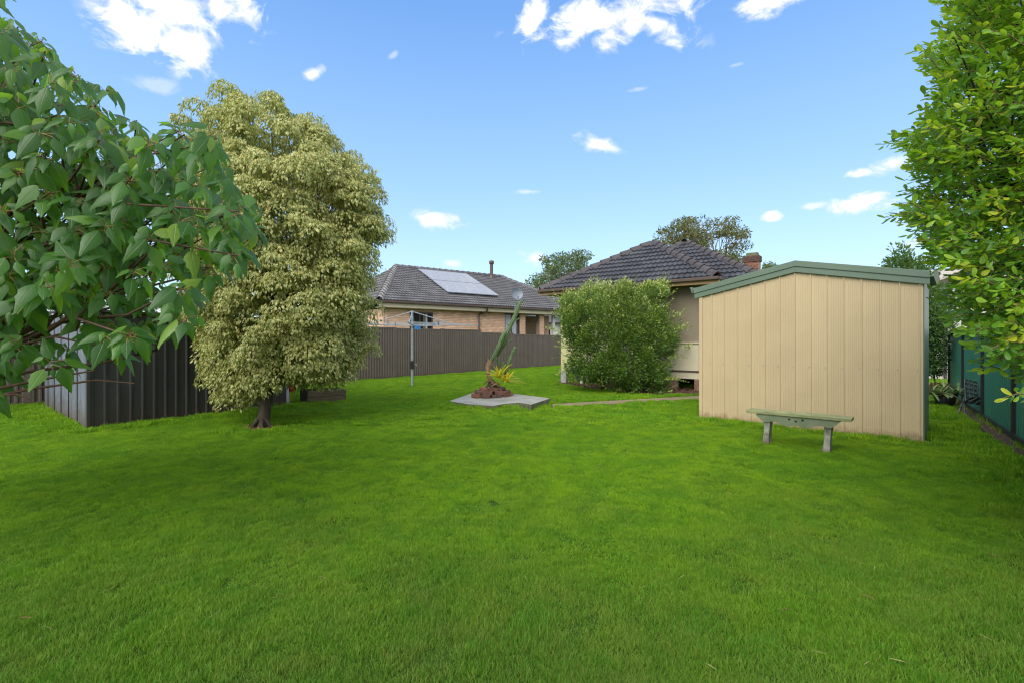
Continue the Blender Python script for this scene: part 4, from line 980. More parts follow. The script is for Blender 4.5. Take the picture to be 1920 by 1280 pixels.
def ribbed(pts, R, nr=7):
    V = []; Fq = []; U = []; n = nr * 4; pts = [Vector(p) for p in pts]; K = []
    for i in range(len(pts) - 1):
        for k in range(6): K.append(pts[i].lerp(pts[i + 1], k / 6))
    K.append(pts[-1])
    for i, p in enumerate(K):
        d = (K[min(i + 1, len(K) - 1)] - K[max(i - 1, 0)]).normalized(); a = d.cross(Vector((.2, 1, 0))).normalized(); b = d.cross(a)
        t = i / (len(K) - 1); rr = R * min(1, .65 + t * 3) * (math.sqrt(max(0, 1 - ((t - .93) / .075) ** 2)) if t > .93 else 1) * (1 + .06 * math.sin(i * 1.3)) + .002
        for k in range(n):
            q = .5 + .5 * math.cos(2 * math.pi * k / 4); r2 = rr * (.68 + .32 * q); th = 2 * math.pi * k / n
            V.append(p + (a * math.cos(th) + b * math.sin(th)) * r2); U.append(q)
    for i in range(len(K) - 1):
        for k in range(n): Fq.append((i * n + k, i * n + (k + 1) % n, (i + 1) * n + (k + 1) % n, (i + 1) * n + k))
    return raw_mesh('stem', V, Fq, M['cactus'], True, dict(uu=U))
MB().tube([cl(930, 735), cl(926, 722), cl(917, 707, -.05), cl(914, 697, -.05), cl(915, 686), cl(919, 676)], [.075, .065, .05, .045, .06, .06], 10).build('trunk', M['cactus_trunk'], cact)
stems = [([cl(920, 679), cl(930, 660), cl(944, 640), cl(957, 612), cl(968, 588), cl(975, 566)], .048), ([cl(925, 672, -.08), cl(934, 652, -.1), cl(942, 632, -.08), cl(947, 622, -.05)], .047), ([cl(931, 668, .08), cl(947, 643, .06), cl(950, 624, .06)], .043),
         ([cl(946, 712, .05), cl(950, 694, .04), cl(958, 668, .03)], .045), ([cl(957, 672, .06), cl(962, 660, .05), cl(967, 650, .05)], .038), ([cl(940, 700, .1), cl(944, 677, .1)], .035), ([cl(936, 684, .1), cl(932, 672, .12)], .03)]
for pts_, R_ in stems: link('stem', ribbed(pts_, R_), cact)
for q in ((cl(973, 569), cl(984, 562)), (cl(972, 572), cl(967, 566)), (cl(968, 600), cl(977, 596)), (cl(955, 640), cl(963, 636)), (cl(957, 615), cl(951, 606)), (cl(921, 678), cl(913, 672))):
    MB().tube([q[0], q[0].lerp(q[1], .6), q[1]], [.018, .02, .006], 6).build('offshoot', M['leaf_dry'] if q[0].x < cl(950, 0).x else M['cactus'], cact)
# roots and bark heaped over the bricks
for k in range(11):
    a = random.uniform(0, 6.28); p0 = Vector((random.uniform(-.12, .16), random.uniform(-.14, .05), random.uniform(.02, .27))); p1 = p0 + Vector((math.cos(a) * .16, math.sin(a) * .12 - .05, -.06))
    MB().tube([p0, p0.lerp(p1, .5) + Vector((0, 0, .03)), p1], [.03, .024, .008], 6).build('root', M['cactus_trunk'] if k % 2 else M['brick_old'], cact)
STRAP = [leaf_template([(0, .045, .045), (.3, .06, .06), (.65, .055, .055), (.88, .035, .035), (1, 0, 0)], .25, dr) for dr in (.3, .55, .8)]
def rosette(name, label, cat, base, n_, ln, m, group=None, spread=.8):
    t = thing(name, label, cat, base, random.uniform(0, 6), group)
    for k in range(n_):
        a = k * 2.4; e = .25 + spread * (k / n_)
        T = Vector((math.cos(a) * e, math.sin(a) * e, 1.05 - .75 * (k / n_))).normalized(); X = T.cross(Vector((-math.cos(a), -math.sin(a), .6))).normalized(); Z = X.cross(T)
        tv, tf, tu, tvv = STRAP[k % 3]; s = ln * random.uniform(.75, 1.1)
        me = raw_mesh('leaf', tv, tf, m, True, dict(rnd=np.full(len(tv), random.random()), uu=tu, vv=tvv))
        link('leaf', me, t, Matrix(((X.x * s * 1.2, T.x * s, Z.x * s, 0), (X.y * s * 1.2, T.y * s, Z.y * s, 0), (X.z * s * 1.2, T.z * s, Z.z * s, .02), (0, 0, 0, 1))))
    return t
gb = 'yellow bromeliads at the foot of the cactus'
rosette('bromeliad', 'upright yellow bromeliad in the brick ring, left of its lower neighbour', 'bromeliad', RP(936, 708, RC.y - .12), 22, .40, M['leaf_brom'], gb, .55)
rosette('bromeliad', 'yellow and orange bromeliad leaning out to the right of the brick ring', 'bromeliad', RP(950, 716, RC.y - .18), 20, .36, M['leaf_brom'], gb, 1.0)

# ================================================================== OLD IRON SHED ON THE LEFT
LA, LB, LC = G(168, 806), G(90, 763), G(537, 757)
ld = (LC - LA).normalized(); lrz = math.atan2(ld.y, ld.x); LL = (LC - LA).length
ls = thing('iron_shed', 'old dark corrugated iron shed with galvanised end wall under the big-leaved tree', 'shed', LA, lrz)
sh_h = 1.83; npl = 20; pwl = LL / npl
prof = [(0, 0), (pwl * .08, -.022), (pwl * .20, -.022), (pwl * .28, 0), (pwl, 0)]
for i in range(npl): link('wall_sheet', profile_sheet(prof, sh_h + .0, 'wall_sheet', M['dark_iron']) if i == 0 else D.meshes['wall_sheet.dark'], ls, Matrix.Translation((i * pwl, 0, 0))) if False else None
me = profile_sheet(prof, sh_h, 'iron_panel', M['dark_iron'])
for i in range(npl): link('wall_panel', me, ls, Matrix.Translation((i * pwl, 0, 0)))
# end wall in wavy galvanised iron
bd = LB - LA; blen = bd.length; R_inv = Matrix.Rotation(-lrz, 4, 'Z'); bl_ = R_inv @ bd; ba = math.atan2(bl_.y, bl_.x)
pitch = .076; nper = 5; sw = pitch * nper
wv = [(i * pitch / 8, .011 * math.cos(2 * math.pi * i / 8)) for i in range(8 * nper + 1)]
me = profile_sheet(wv, sh_h - .01, 'end_sheet', M['galv_iron']); me.polygons.foreach_set('use_smooth', [True] * len(me.polygons))
for i in range(int(blen / sw) + 1): link('end_sheet', me, ls, Matrix.Translation((-.03, 0, 0)) @ Matrix.Rotation(ba, 4, 'Z') @ Matrix.Translation((i * sw, -.012 if i % 2 else 0, 0)))
mb = MB(); far_ = bl_; mb.add([(-.1, -.1, sh_h), (LL + .1, -.1, sh_h), (LL + .1 + far_.x, far_.y + .1, sh_h + .12), (far_.x - .1, far_.y + .1, sh_h + .12), (-.1, -.1, sh_h + .03), (LL + .1, -.1, sh_h + .03), (LL + .1 + far_.x, far_.y + .1, sh_h + .15), (far_.x - .1, far_.y + .1, sh_h + .15)],
      [(0, 3, 2, 1), (4, 5, 6, 7), (0, 1, 5, 4), (1, 2, 6, 5), (2, 3, 7, 6), (3, 0, 4, 7)]); mb.build('roof_sheet', M['dark_iron'], ls)
mb = MB(); mb.add([(LL, 0, 0), (LL + far_.x, far_.y, 0), (LL + far_.x, far_.y, sh_h), (LL, 0, sh_h)], [(0, 1, 2, 3)]); mb.build('back_wall', M['dark_iron'], ls)
MB().b2((-.045, -.03, 0), (.0, .012, sh_h)).build('corner_trim', M['dark_iron'], ls)
soil([LA + ld * 0 + Vector((.0, -.06, 0)), LC + Vector((.10, -.22, 0)), LC + Vector((.3, .3, 0)), LC, LA])
ironfoot = [(p.x, p.y) for p in (LA, LC, LC + bd, LB)]
# pale loose sheet, box and toy behind the ficus
q = thing('loose_iron_sheets', 'pale iron sheets leaning against the end of the dark shed', 'metal sheet', G(506, 760) + Vector((0, -.05, 0)), lrz)
pmh = profile_sheet([(0, 0), (.01, -.012), (.03, -.012), (.04, 0), (.16, 0)], .62, 'sheet', M['pale_iron'])
for i in range(3): link('sheet', pmh, q, Matrix.Translation((i * .165, -.02 * i, 0)) @ Matrix.Rotation(rad(-6), 4, 'X'))
tb_ = thing('lime_tub', 'lime yellow tub with a red top behind the variegated tree', 'tub', G(545, 754), rad(20))
MB().tube([(0, 0, 0), (0, 0, .26)], [.075, .095], 12).build('body', M['lime_plastic'], tb_)
MB().tube([(0, 0, .26), (0, 0, .30), (0.01, 0, .40), (0.02, 0, .43)], [.10, .11, .09, .03], 12).build('lid', M['red_plastic'], tb_)
bx = thing('timber_box', 'low garden box of weathered planks beside the variegated tree', 'garden box', G(577, 757), math.atan2(.62, .78))
for i, z in enumerate((0, .145)): MB().b2((0, 0, z + .003), (.85, .03, z + .14)).build('plank', M['timber'], bx, bevel=.004)
for i in range(3): MB().b2((-.03, .0 , i * .145 + .003), (-.002, .5, i * .145 + .14)).build('plank', M['timber_dark'], bx, bevel=.004)
for i in range(2): MB().b2((0, .5, i * .145 + .003), (.85, .53, i * .145 + .14)).build('plank', M['timber_dark'], bx, bevel=.004)
MB().b2((0.002, .032, 0), (.84, .49, .20)).build('soil', M['soil'], bx)

# ================================================================== TREES
def tree_limbs(parent, base, targets, r0, m, name='branch', gather=6, r_tip=.006, sag=.0, seed=1, trunk_top=None, n=7):
    """tapered trunk, limbs to cluster centres, twigs to the targets"""
    rnd_ = random.Random(seed); base = Vector(base); T = [Vector(t) for t in targets]
    top = Vector(trunk_top)
    mb = MB(); K = [base, base.lerp(top, .35) + Vector((rnd_.uniform(-.04, .04), rnd_.uniform(-.04, .04), 0)), base.lerp(top, .7) + Vector((rnd_.uniform(-.05, .05), 0, 0)), top]
    mb.tube(K, [r0 * 1.35, r0, r0 * .85, r0 * .6], 12); mb.build('trunk', m, parent)
    cents = []
    rem = T[:]
    while rem:
        c = rem[rnd_.randrange(len(rem))]; rem.sort(key=lambda p: (p - c).length); grp = rem[:gather]; rem = rem[gather:]
        ctr = sum(grp, Vector()) / len(grp); cents.append((ctr, grp))
    tw = MB()
    for ctr, grp in cents:
        s = base.lerp(top, rnd_.uniform(.55, 1.0)); e = s.lerp(ctr, .82); mid = s.lerp(e, .5) + Vector((rnd_.uniform(-.1, .1), rnd_.uniform(-.1, .1), rnd_.uniform(0, .15) - sag)) * (e - s).length * .5
        rr = max(r0 * .30, .008); m2 = MB(); m2.tube([s, s.lerp(mid, .55) , mid, e], [rr, rr * .8, rr * .6, rr * .35], n); m2.build(name, m, parent)
        for t in grp:
            k = rnd_.choice((mid.lerp(e, .5), e, mid.lerp(e, .8))); q = k.lerp(t, .5) + Vector((rnd_.uniform(-1, 1), rnd_.uniform(-1, 1), rnd_.uniform(-.4, 1))) * (t - k).length * .12
            tw.tube([k, q, t], [rr * .32, rr * .22, r_tip], 5, cap=False)
    tag(tw.build('twigs', m, parent), kind='stuff')

# ---- variegated weeping fig
fig = thing('variegated_fig_tree', 'tall cream and green variegated weeping fig with drooping leaves', 'tree')
OUT = [(362, 262), (375, 238), (385, 212), (400, 200), (415, 172), (455, 182), (480, 172), (520, 186), (545, 205), (590, 218), (625, 258), (640, 285), (680, 300), (706, 335), (716, 380), (724, 430), (728, 470), (718, 500), (705, 520),
       (700, 560), (705, 610), (700, 640), (688, 675), (672, 690), (650, 712), (612, 726), (580, 718), (540, 700), (530, 702), (508, 718), (500, 752), (470, 768), (430, 768), (412, 740), (404, 716), (385, 700), (372, 670), (366, 640), (350, 600), (335, 520), (325, 440), (300, 330)]
FC = Vector((-3.75, 8.35, 0))
def fig_clumps():
    n = 9000; px = rng.uniform(290, 740, n); py = rng.uniform(165, 775, n); dd = rng.uniform(-1.55, 1.55, n); Y = FC.y + dd
    # keep inside the outline at the depth plane, and inside a rounded cross-section in depth
    P = np.c_[(px - 960) / F * Y, Y, CH + (640 - py) / F * Y]
    def half(py_):   # half width of the outline at this row
        xs = []
        for (x0, y0), (x1, y1) in zip(OUT, OUT[1:] + OUT[:1]):
            if (y0 > py_) != (y1 > py_): xs.append(x0 + (x1 - x0) * (py_ - y0) / (y1 - y0))
        return (min(xs), max(xs)) if xs else (0, 0)
    tab = {y: half(y) for y in range(160, 780, 5)}
    keep = []
    for i in range(n):
        a, b = tab[min(775, int(py[i] // 5) * 5)]
        if b - a < 20: continue
        c, h = (a + b) / 2, (b - a) / 2 - 12; u = (px[i] - c) / h; hd = max(.35, min(1.35, h / F * 8.4 * .85)); v = dd[i] / hd
        r = math.hypot(u, v)
        lob = math.sin(P[i, 0] * 4.3 + 1.3 * math.sin(P[i, 2] * 2.1)) * math.sin(P[i, 2] * 3.7 + P[i, 1] * 2.2 + 1.0)
        if r < 1 - .10 * (lob < -.15) - .12 * (lob < -.5) and (r > .68 or (rng.random() < .08)): keep.append(i)
    return P[keep]
FP = fig_clumps()
# thin to an even spacing
sel_ = []
for p in FP:
    if all((p[0] - q[0]) ** 2 + (p[1] - q[1]) ** 2 + (p[2] - q[2]) ** 2 > .20 ** 2 for q in sel_): sel_.append(p)
for px_, py_, y_ in ((405, 715, 7.9), (420, 745, 7.9), (440, 755, 7.8), (455, 735, 7.7), (470, 748, 7.8), (430, 720, 7.7), (490, 735, 7.8), (400, 690, 8.0), (480, 715, 7.7), (450, 700, 7.6), (415, 700, 8.2), (505, 712, 7.9),
                     (640, 700, 8.3), (662, 682, 8.3), (620, 708, 8.5), (590, 700, 8.3), (560, 690, 8.3), (688, 660, 8.4), (345, 232, 8.6), (372, 208, 8.5), (500, 690, 7.7), (520, 680, 7.6), (540, 665, 7.6), (515, 655, 7.5), (495, 665, 7.6), (530, 640, 7.5), (555, 650, 7.6), (480, 685, 7.6), (488, 712, 7.5), (500, 722, 7.55), (474, 728, 7.5), (520, 702, 7.6), (535, 690, 7.7), (510, 628, 7.5), (545, 625, 7.5), (575, 665, 7.7), (595, 680, 7.8), (430, 178, 8.4), (452, 190, 8.4), (515, 190, 8.4)):
    sel_.append(np.array(RP(px_, py_, y_)))
FP = np.array(sel_)
FICUS = [leaf_template([(0, 0, 0), (.38, .20, .22), (1, 0, 0)], .22, .32), leaf_template([(0, 0, 0), (.42, .23, .20), (1, 0, 0)], .15, .5), leaf_template([(0, 0, 0), (.35, .19, .19), (1, 0, 0)], .3, .18)]
def fig_leaves():
    pos = []; TT = []; NN = []; sc = []; rn = []
    for p in FP:
        o = np.array([p[0] - FC.x, p[1] - FC.y, 0]); o = o / (np.linalg.norm(o) + 1e-6); nl = int(205 + 90 * rng.random()); R = rng.uniform(.15, .30)
        d = sphere_pts(nl); d[:, 2] = np.where(d[:, 2] < -.35, -d[:, 2], d[:, 2]); rr = R * rng.uniform(.55, 1.0, nl) ** .6
        q = p + d * rr[:, None] * np.array([1, 1, .95]) + o * .05
        hang = np.clip(1 - d[:, 2], 0, 1.6)[:, None]
        T_ = norm(np.c_[d[:, 0], d[:, 1], 0 * d[:, 0]] * .45 + o * .30 + np.array([0, 0, -1.0]) * (.55 + .4 * hang) + rng.normal(0, .33, (nl, 3)))
        N_ = norm(d * .8 + o * .6 + np.array([0, 0, .35]) + rng.normal(0, .5, (nl, 3)))
        pos.append(q); TT.append(T_); NN.append(N_); sc.append(rng.uniform(.050, .084, nl)); rn.append(np.clip(rng.random(nl) * .85 + rng.uniform(0, .15), 0, .999))
    return map(np.concatenate, (pos, TT, NN, sc, rn))
fp, fT, fN, fs_, fr = fig_leaves()
fig_crown = tag(D.objects.new('crown', None)); 
rest = leaf_parts(FICUS, fp, fT, fN, fs_, fr, M['leaf_var'], fig, 300, 11)
COLc = leaf_stuff('crown', FICUS, fp[rest], fT[rest], fN[rest], fs_[rest], fr[rest], M['leaf_var'], fig)
D.objects.remove(fig_crown)
tips = [Vector(p) for p in FP[::3]]
tree_limbs(fig, (TB.x, TB.y, -.05), tips, .070, M['bark'], gather=9, trunk_top=(FC.x, FC.y - .1, 2.6), seed=3)
for k in range(5):
    a = k * 1.3; MB().tube([(TB.x + math.cos(a) * .05, TB.y + math.sin(a) * .05, .16), (TB.x + math.cos(a) * .13, TB.y + math.sin(a) * .12, .05), (TB.x + math.cos(a) * .24, TB.y + math.sin(a) * .2, -.02)], [.035, .03, .012], 7).build('root', M['bark'], fig)

# ---- near tree with big leaves
big = thing('large_leaf_tree', 'near tree with large dark green pointed leaves filling the left edge', 'tree')
BO = [(-420, -160), (-60, -60), (25, 28), (80, 75), (150, 128), (190, 150), (232, 208), (275, 235), (330, 243), (405, 246), (445, 280), (448, 320), (478, 370), (512, 424), (500, 455), (455, 478), (400, 505), (365, 540), (392, 600), (345, 612), (290, 628), (240, 660), (225, 690), (180, 668), (90, 690), (40, 690), (-30, 760), (-420, 790)]
def vol_points(poly, yc, yh, n, bb, front=.0, xc=None):
    out = []
    while len(out) < n:
        k = n * 4; px = rng.uniform(bb[0], bb[1], k); py = rng.uniform(bb[2], bb[3], k); u = rng.uniform(-1, 1, k)
        ok = inpoly(px, py, poly); Y = yc + u * yh
        for i in np.where(ok)[0]:
            if rng.random() < front and u[i] > .1: continue
            out.append(((px[i] - 960) / F * Y[i], Y[i], CH + (640 - py[i]) / F * Y[i]))
            if len(out) >= n: break
    return np.array(out)
bw_ = vol_points(BO, 3.35, .95, 1700, (-420, 520, -160, 790), .35)
# whorls closer than 9 cm merge
ss_ = []
for p in bw_:
    if 640 - (p[2] - CH) / p[1] * F > 560 and rng.random() < .55: continue
    if all(sum((p[k] - q[k]) ** 2 for k in range(3)) > .105 ** 2 for q in ss_): ss_.append(p)
bw_ = np.array(ss_)
def big_t(l, r, f_, dr, tw=0):
    return leaf_template([(0, .02, .02), (.07, .11, .11), (.20, .215, .205), (.34, .24, .265 if r else .235), (.40, .225 if not l else .285, .225), (.47, .20, .20), (.57, .18, .18 if not r else .22), (.63, .15, .15), (.80, .08, .08), (.92, .045, .045), (1, 0, 0)], f_, dr, tw)
BIGT = [big_t(0, 0, .08, .22), big_t(1, 0, .2, .4, .06), big_t(0, 0, .30, .3), big_t(0, 1, .16, .6, -.07), big_t(1, 1, .05, .10), big_t(0, 0, .22, .45, .10), big_t(0, 0, .12, .15, -.05)]
bbase = np.array([-3.95, 3.6, .6])
petm = MB()
def big_leaves():
    pos = []; TT = []; NN = []; sc = []; rn = []
    for p in bw_:
        s = norm((p - bbase) * np.array([1, 1, .6]) + np.array([0, 0, .5]) + rng.normal(0, .25, 3)); nl = rng.integers(6, 10); a0 = rng.uniform(0, 6.28)
        x = norm(np.cross(s, [0.1, .2, 1])); y = np.cross(s, x)
        for k in range(nl):
            a = a0 + k * 2.4; el_ = rng.uniform(-.25, .35); rd = x * math.cos(a) + y * math.sin(a)
            T_ = norm(rd * 1.0 + s * (el_ + .05) + np.array([0, 0, -.95]) + np.array([.22, -.1, 0]) + rng.normal(0, .24, 3)); N_ = norm(s * .9 + np.array([.1, -.35, .7]) + rng.normal(0, .38, 3))
            pet = rng.uniform(.02, .065); b0 = p - s * rng.uniform(0, .07); b1 = b0 + norm(rd + s * .5) * pet; pos.append(b1); petm.tube([b0, b1], [.0022, .0016], 4, cap=False); TT.append(T_); NN.append(N_); sc.append(rng.uniform(.065, .165) * (1 if k < nl - 2 else .6)); rn.append(rng.random() * .8 + (.2 if k >= nl - 2 and rng.random() < .3 else 0))
    return map(np.array, (pos, TT, NN, sc, rn))
bp, bT, bN, bs, br = big_leaves()
br = np.where(rng.random(len(br)) < .10, rng.uniform(.85, .99, len(br)), br)
M['petiole'] = simple('petiole', (.30, .12, .06), (.28, .22, .05), 8, .5)
tag(petm.build('petioles', M['petiole'], big), kind='stuff')
rest = leaf_parts(BIGT, bp, bT, bN, bs, br, M['leaf_big'], big, 300, 16)
leaf_stuff('crown', BIGT, bp[rest], bT[rest], bN[rest], bs[rest], br[rest], M['leaf_big'], big)
tree_limbs(big, (-4.9, 3.7, -.05), [Vector(p) for p in bw_[::3]], .10, M['bark_red'], gather=8, trunk_top=(-4.5, 3.6, 1.5), seed=5, r_tip=.004)
for pts_, r_ in (([(-60, 740, 3.1), (40, 718, 3.05), (120, 703, 3.0), (178, 694, 2.95)], .011), ([(-60, 752, 3.1), (60, 728, 3.05), (180, 712, 3.0), (252, 718, 2.9)], .010), ([(-60, 722, 3.3), (60, 695, 3.3), (190, 680, 3.25), (300, 655, 3.2), (290, 640, 3.2)], .012),
                 ([(-60, 748, 3.0), (30, 738, 3.0), (55, 748, 3.0)], .009), ([(-60, 690, 3.4), (90, 560, 3.4), (180, 470, 3.4), (330, 440, 3.3), (430, 400, 3.2)], .028), ([(-60, 620, 3.6), (100, 510, 3.6), (340, 510, 3.5), (400, 470, 3.4)], .018)):
    MB().tube([RP(*q) for q in pts_], [r_ * (1 - .6 * i / (len(pts_) - 1)) for i in range(len(pts_))], 7).build('branch', M['bark_red'], big)

# ---- near tree on the right with small glossy leaves
lush = thing('glossy_leaf_tree', 'near tree with small glossy bright green leaves filling the right edge', 'tree')
LO = [(1785, -150), (1790, 10), (1778, 60), (1738, 92), (1733, 120), (1752, 150), (1738, 175), (1745, 215), (1722, 240), (1690, 262), (1715, 290), (1722, 330), (1708, 370), (1690, 402), (1720, 430), (1750, 470), (1790, 520), (1800, 590), (1845, 640), (1855, 672), (1900, 670), (1940, 700), (2350, 760), (2350, -150)]
lw = vol_points(LO, 3.2, .95, 6800, (1660, 2350, -150, 760), .45)
for px_, py_, y_ in ((1672, 262, 2.9), (1685, 402, 2.9), (1905, 735, 2.3), (1915, 720, 2.35), (1850, 683, 2.5), (1860, 665, 2.5), (1795, 545, 2.8), (1780, 560, 2.9), (1728, 90, 2.8), (1770, 5, 2.8)): lw = np.vstack([lw, np.array(RP(px_, py_, y_))])
GL = [leaf_template([(0, .02, .02), (.25, .13, .13), (.55, .235, .23), (.8, .20, .20), (.94, .10, .10), (1, 0, 0)], f_, dr) for f_, dr in ((.12, .15), (.2, .3), (.05, .05), (.25, .4))]
lbase = np.array([4.6, 3.2, 1.0])
def lush_leaves():
    pos = []; TT = []; NN = []; sc = []; rn = []; tw = MB()
    for p in lw:
        s = norm((p - lbase) * np.array([1, .8, .7]) + np.array([-.25, 0, .15]) + rng.normal(0, .35, 3)); L_ = rng.uniform(.12, .24); nl = int(rng.integers(7, 12)); tone = rng.random()
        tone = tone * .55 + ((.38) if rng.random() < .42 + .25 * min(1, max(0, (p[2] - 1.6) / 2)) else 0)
        x = norm(np.cross(s, [0.1, .2, 1])); y = np.cross(s, x); b = p - s * L_ * .6
        for k in range(nl):
            f_ = k / (nl - 1); q = b + s * L_ * f_ + np.array([0, 0, -.05]) * f_ * f_; a = k * 2.6
            rd = x * math.cos(a) + y * math.sin(a)
            T_ = norm(rd * (1 - .6 * f_) + s * (.6 + .5 * f_) + np.array([0, 0, -.12]) + rng.normal(0, .2, 3)); N_ = norm(np.array([0, -.2, 1.0]) + rng.normal(0, .45, 3) + s * .2)
            pos.append(q); TT.append(T_); NN.append(N_); sc.append(rng.uniform(.034, .060)); rn.append(min(.999, max(0, .05 + tone + rng.normal(0, .07) + .06 * f_)))
        if rng.random() < .5: tw.tube([b, b + s * L_ * .5, b + s * L_ + np.array([0, 0, -.04])], [.003, .0025, .0012], 4, cap=False)
    tag(tw.build('twigs', M['twig'], lush), kind='stuff')
    return map(np.array, (pos, TT, NN, sc, rn))
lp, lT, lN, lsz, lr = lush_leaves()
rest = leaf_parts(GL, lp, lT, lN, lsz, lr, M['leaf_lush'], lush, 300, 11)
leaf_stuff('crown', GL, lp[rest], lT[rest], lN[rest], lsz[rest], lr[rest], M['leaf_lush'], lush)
tree_limbs(lush, (4.9, 3.4, -.05), [Vector(p) for p in lw[::16]], .085, M['bark'], gather=10, trunk_top=(4.6, 3.2, 2.0), seed=9, r_tip=.003)

# ---- shrub against the house and other small-leaved growth
SM = [leaf_template([(0, 0, 0), (.5, .24, .24), (1, 0, 0)], .2, dr) for dr in (.1, .35)]
def bushy(root, poly, yc, hd, nclump, nleaf, size, m, R=(.16, .28), upw=.5, bb=None, tone_h=None, shell=.72, name='crown', spread=None):
    xs = [q[0] for q in poly]; ys = [q[1] for q in poly]; C_ = []; cx = (min(xs) + max(xs)) / 2
    tab = {}
    for y in range(int(min(ys)), int(max(ys)) + 1, 2):
        k = [x0 + (x1 - x0) * (y - y0) / (y1 - y0) for (x0, y0), (x1, y1) in zip(poly, poly[1:] + poly[:1]) if (y0 > y) != (y1 > y)]
        if k: tab[y // 2] = (min(k), max(k))
    while len(C_) < nclump:
        px, py, v = rng.uniform(min(xs), max(xs)), rng.uniform(min(ys), max(ys)), rng.uniform(-1, 1)
        if int(py) // 2 not in tab or not inpoly(px, py, poly): continue
        a, b = tab[int(py) // 2]; u = (px - (a + b) / 2) / max(4, (b - a) / 2); r = math.hypot(u, v)
        if r > 1 or (r < shell and rng.random() > .2): continue
        Y = yc + v * hd; C_.append(((px - 960) / F * Y, Y, CH + (640 - py) / F * Y))
    C_ = np.array(C_); zlo, zhi = C_[:, 2].min(), C_[:, 2].max(); ctr = C_.mean(0)
    pos = []; TT = []; NN = []; rn = []
    for p in C_:
        d = sphere_pts(nleaf); rr = rng.uniform(*R) * rng.uniform(.3, 1, nleaf) ** .5; o = norm((p - ctr) * np.array([1, 1, .6]) + 1e-3)
        pos.append(p + d * rr[:, None]); TT.append(norm(d + np.array([0, 0, upw]) + o * .4 + rng.normal(0, .3, (nleaf, 3)))); NN.append(norm(rng.normal(0, .6, (nleaf, 3)) + np.array([0, -.2, .8]) + d * .4))
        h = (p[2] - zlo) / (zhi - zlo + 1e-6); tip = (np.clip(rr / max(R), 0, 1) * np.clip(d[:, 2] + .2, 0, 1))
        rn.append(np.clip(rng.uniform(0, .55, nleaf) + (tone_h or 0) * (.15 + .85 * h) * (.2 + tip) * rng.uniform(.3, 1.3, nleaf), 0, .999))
    pos, TT, NN, rn = map(np.concatenate, (pos, TT, NN, rn)); sc = rng.uniform(size * .7, size * 1.25, len(pos))
    ok = pos[:, 2] > .02
    leaf_stuff(name, SM, pos[ok], TT[ok], NN[ok], sc[ok], rn[ok], m, root)
    return C_
bush = thing('garden_bush', 'large round green bush with pale new tips against the cream house', 'bush')
BU = [(1047, 560), (1062, 550), (1100, 540), (1125, 532), (1150, 545), (1172, 530), (1200, 545), (1238, 530), (1246, 545), (1240, 570), (1262, 585), (1268, 605), (1272, 640), (1264, 660), (1250, 675), (1254, 700), (1245, 725), (1215, 733), (1180, 733), (1162, 722), (1140, 715), (1112, 712), (1085, 702), (1063, 690), (1066, 660), (1056, 640), (1050, 610), (1042, 590)]
BU2 = BU
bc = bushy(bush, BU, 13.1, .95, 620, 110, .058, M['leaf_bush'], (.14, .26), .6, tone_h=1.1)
tree_limbs(bush, (G(1120, 727).x, 13.5, -.02), [Vector(p) for p in bc[::7]], .045, M['bark'], gather=8, trunk_top=(2.5, 13.35, .9), seed=2)
shp = []; sht = []
for k in range(150):
    px_, py_ = BU[rng.integers(0, 27)]; px_ += rng.uniform(-14, 14); y_ = 13.1 + rng.uniform(-.8, .5)
    p = np.array(RP(px_, py_ + 10, y_)); d_ = norm(np.array([(px_ - 1155) / 130, rng.uniform(-.6, .2), .9 if py_ < 600 else .2]) + rng.normal(0, .3, 3)); L_ = rng.uniform(.12, .40)
    for j in range(16): shp.append(p + d_ * L_ * j / 15); sht.append(norm(d_ * .8 + rng.normal(0, .6, 3)))
shp, sht = np.array(shp), np.array(sht)
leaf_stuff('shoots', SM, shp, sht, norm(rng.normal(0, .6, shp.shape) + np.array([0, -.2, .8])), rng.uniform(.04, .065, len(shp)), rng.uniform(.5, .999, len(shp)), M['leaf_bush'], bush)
for px_ in (1145, 1163): p = G(px_, 728); MB().tube([(p.x, 13.4, 0), (p.x + .15, 13.3, .5), (p.x + .3, 13.2, 1.0)], [.035, .03, .02], 7).build('trunk', M['bark'], bush)
for (a, b, c_) in (((1105, 728), (1125, 716), (1140, 722)), ((1125, 727), (1132, 718), (1137, 727))):
    MB().tube([G(*a) + Vector((0, 0, 0)), RP(b[0], b[1], G(*a).y), G(*c_)], .014, 6).build('hose_loop', M['cable'], bush) if False else None

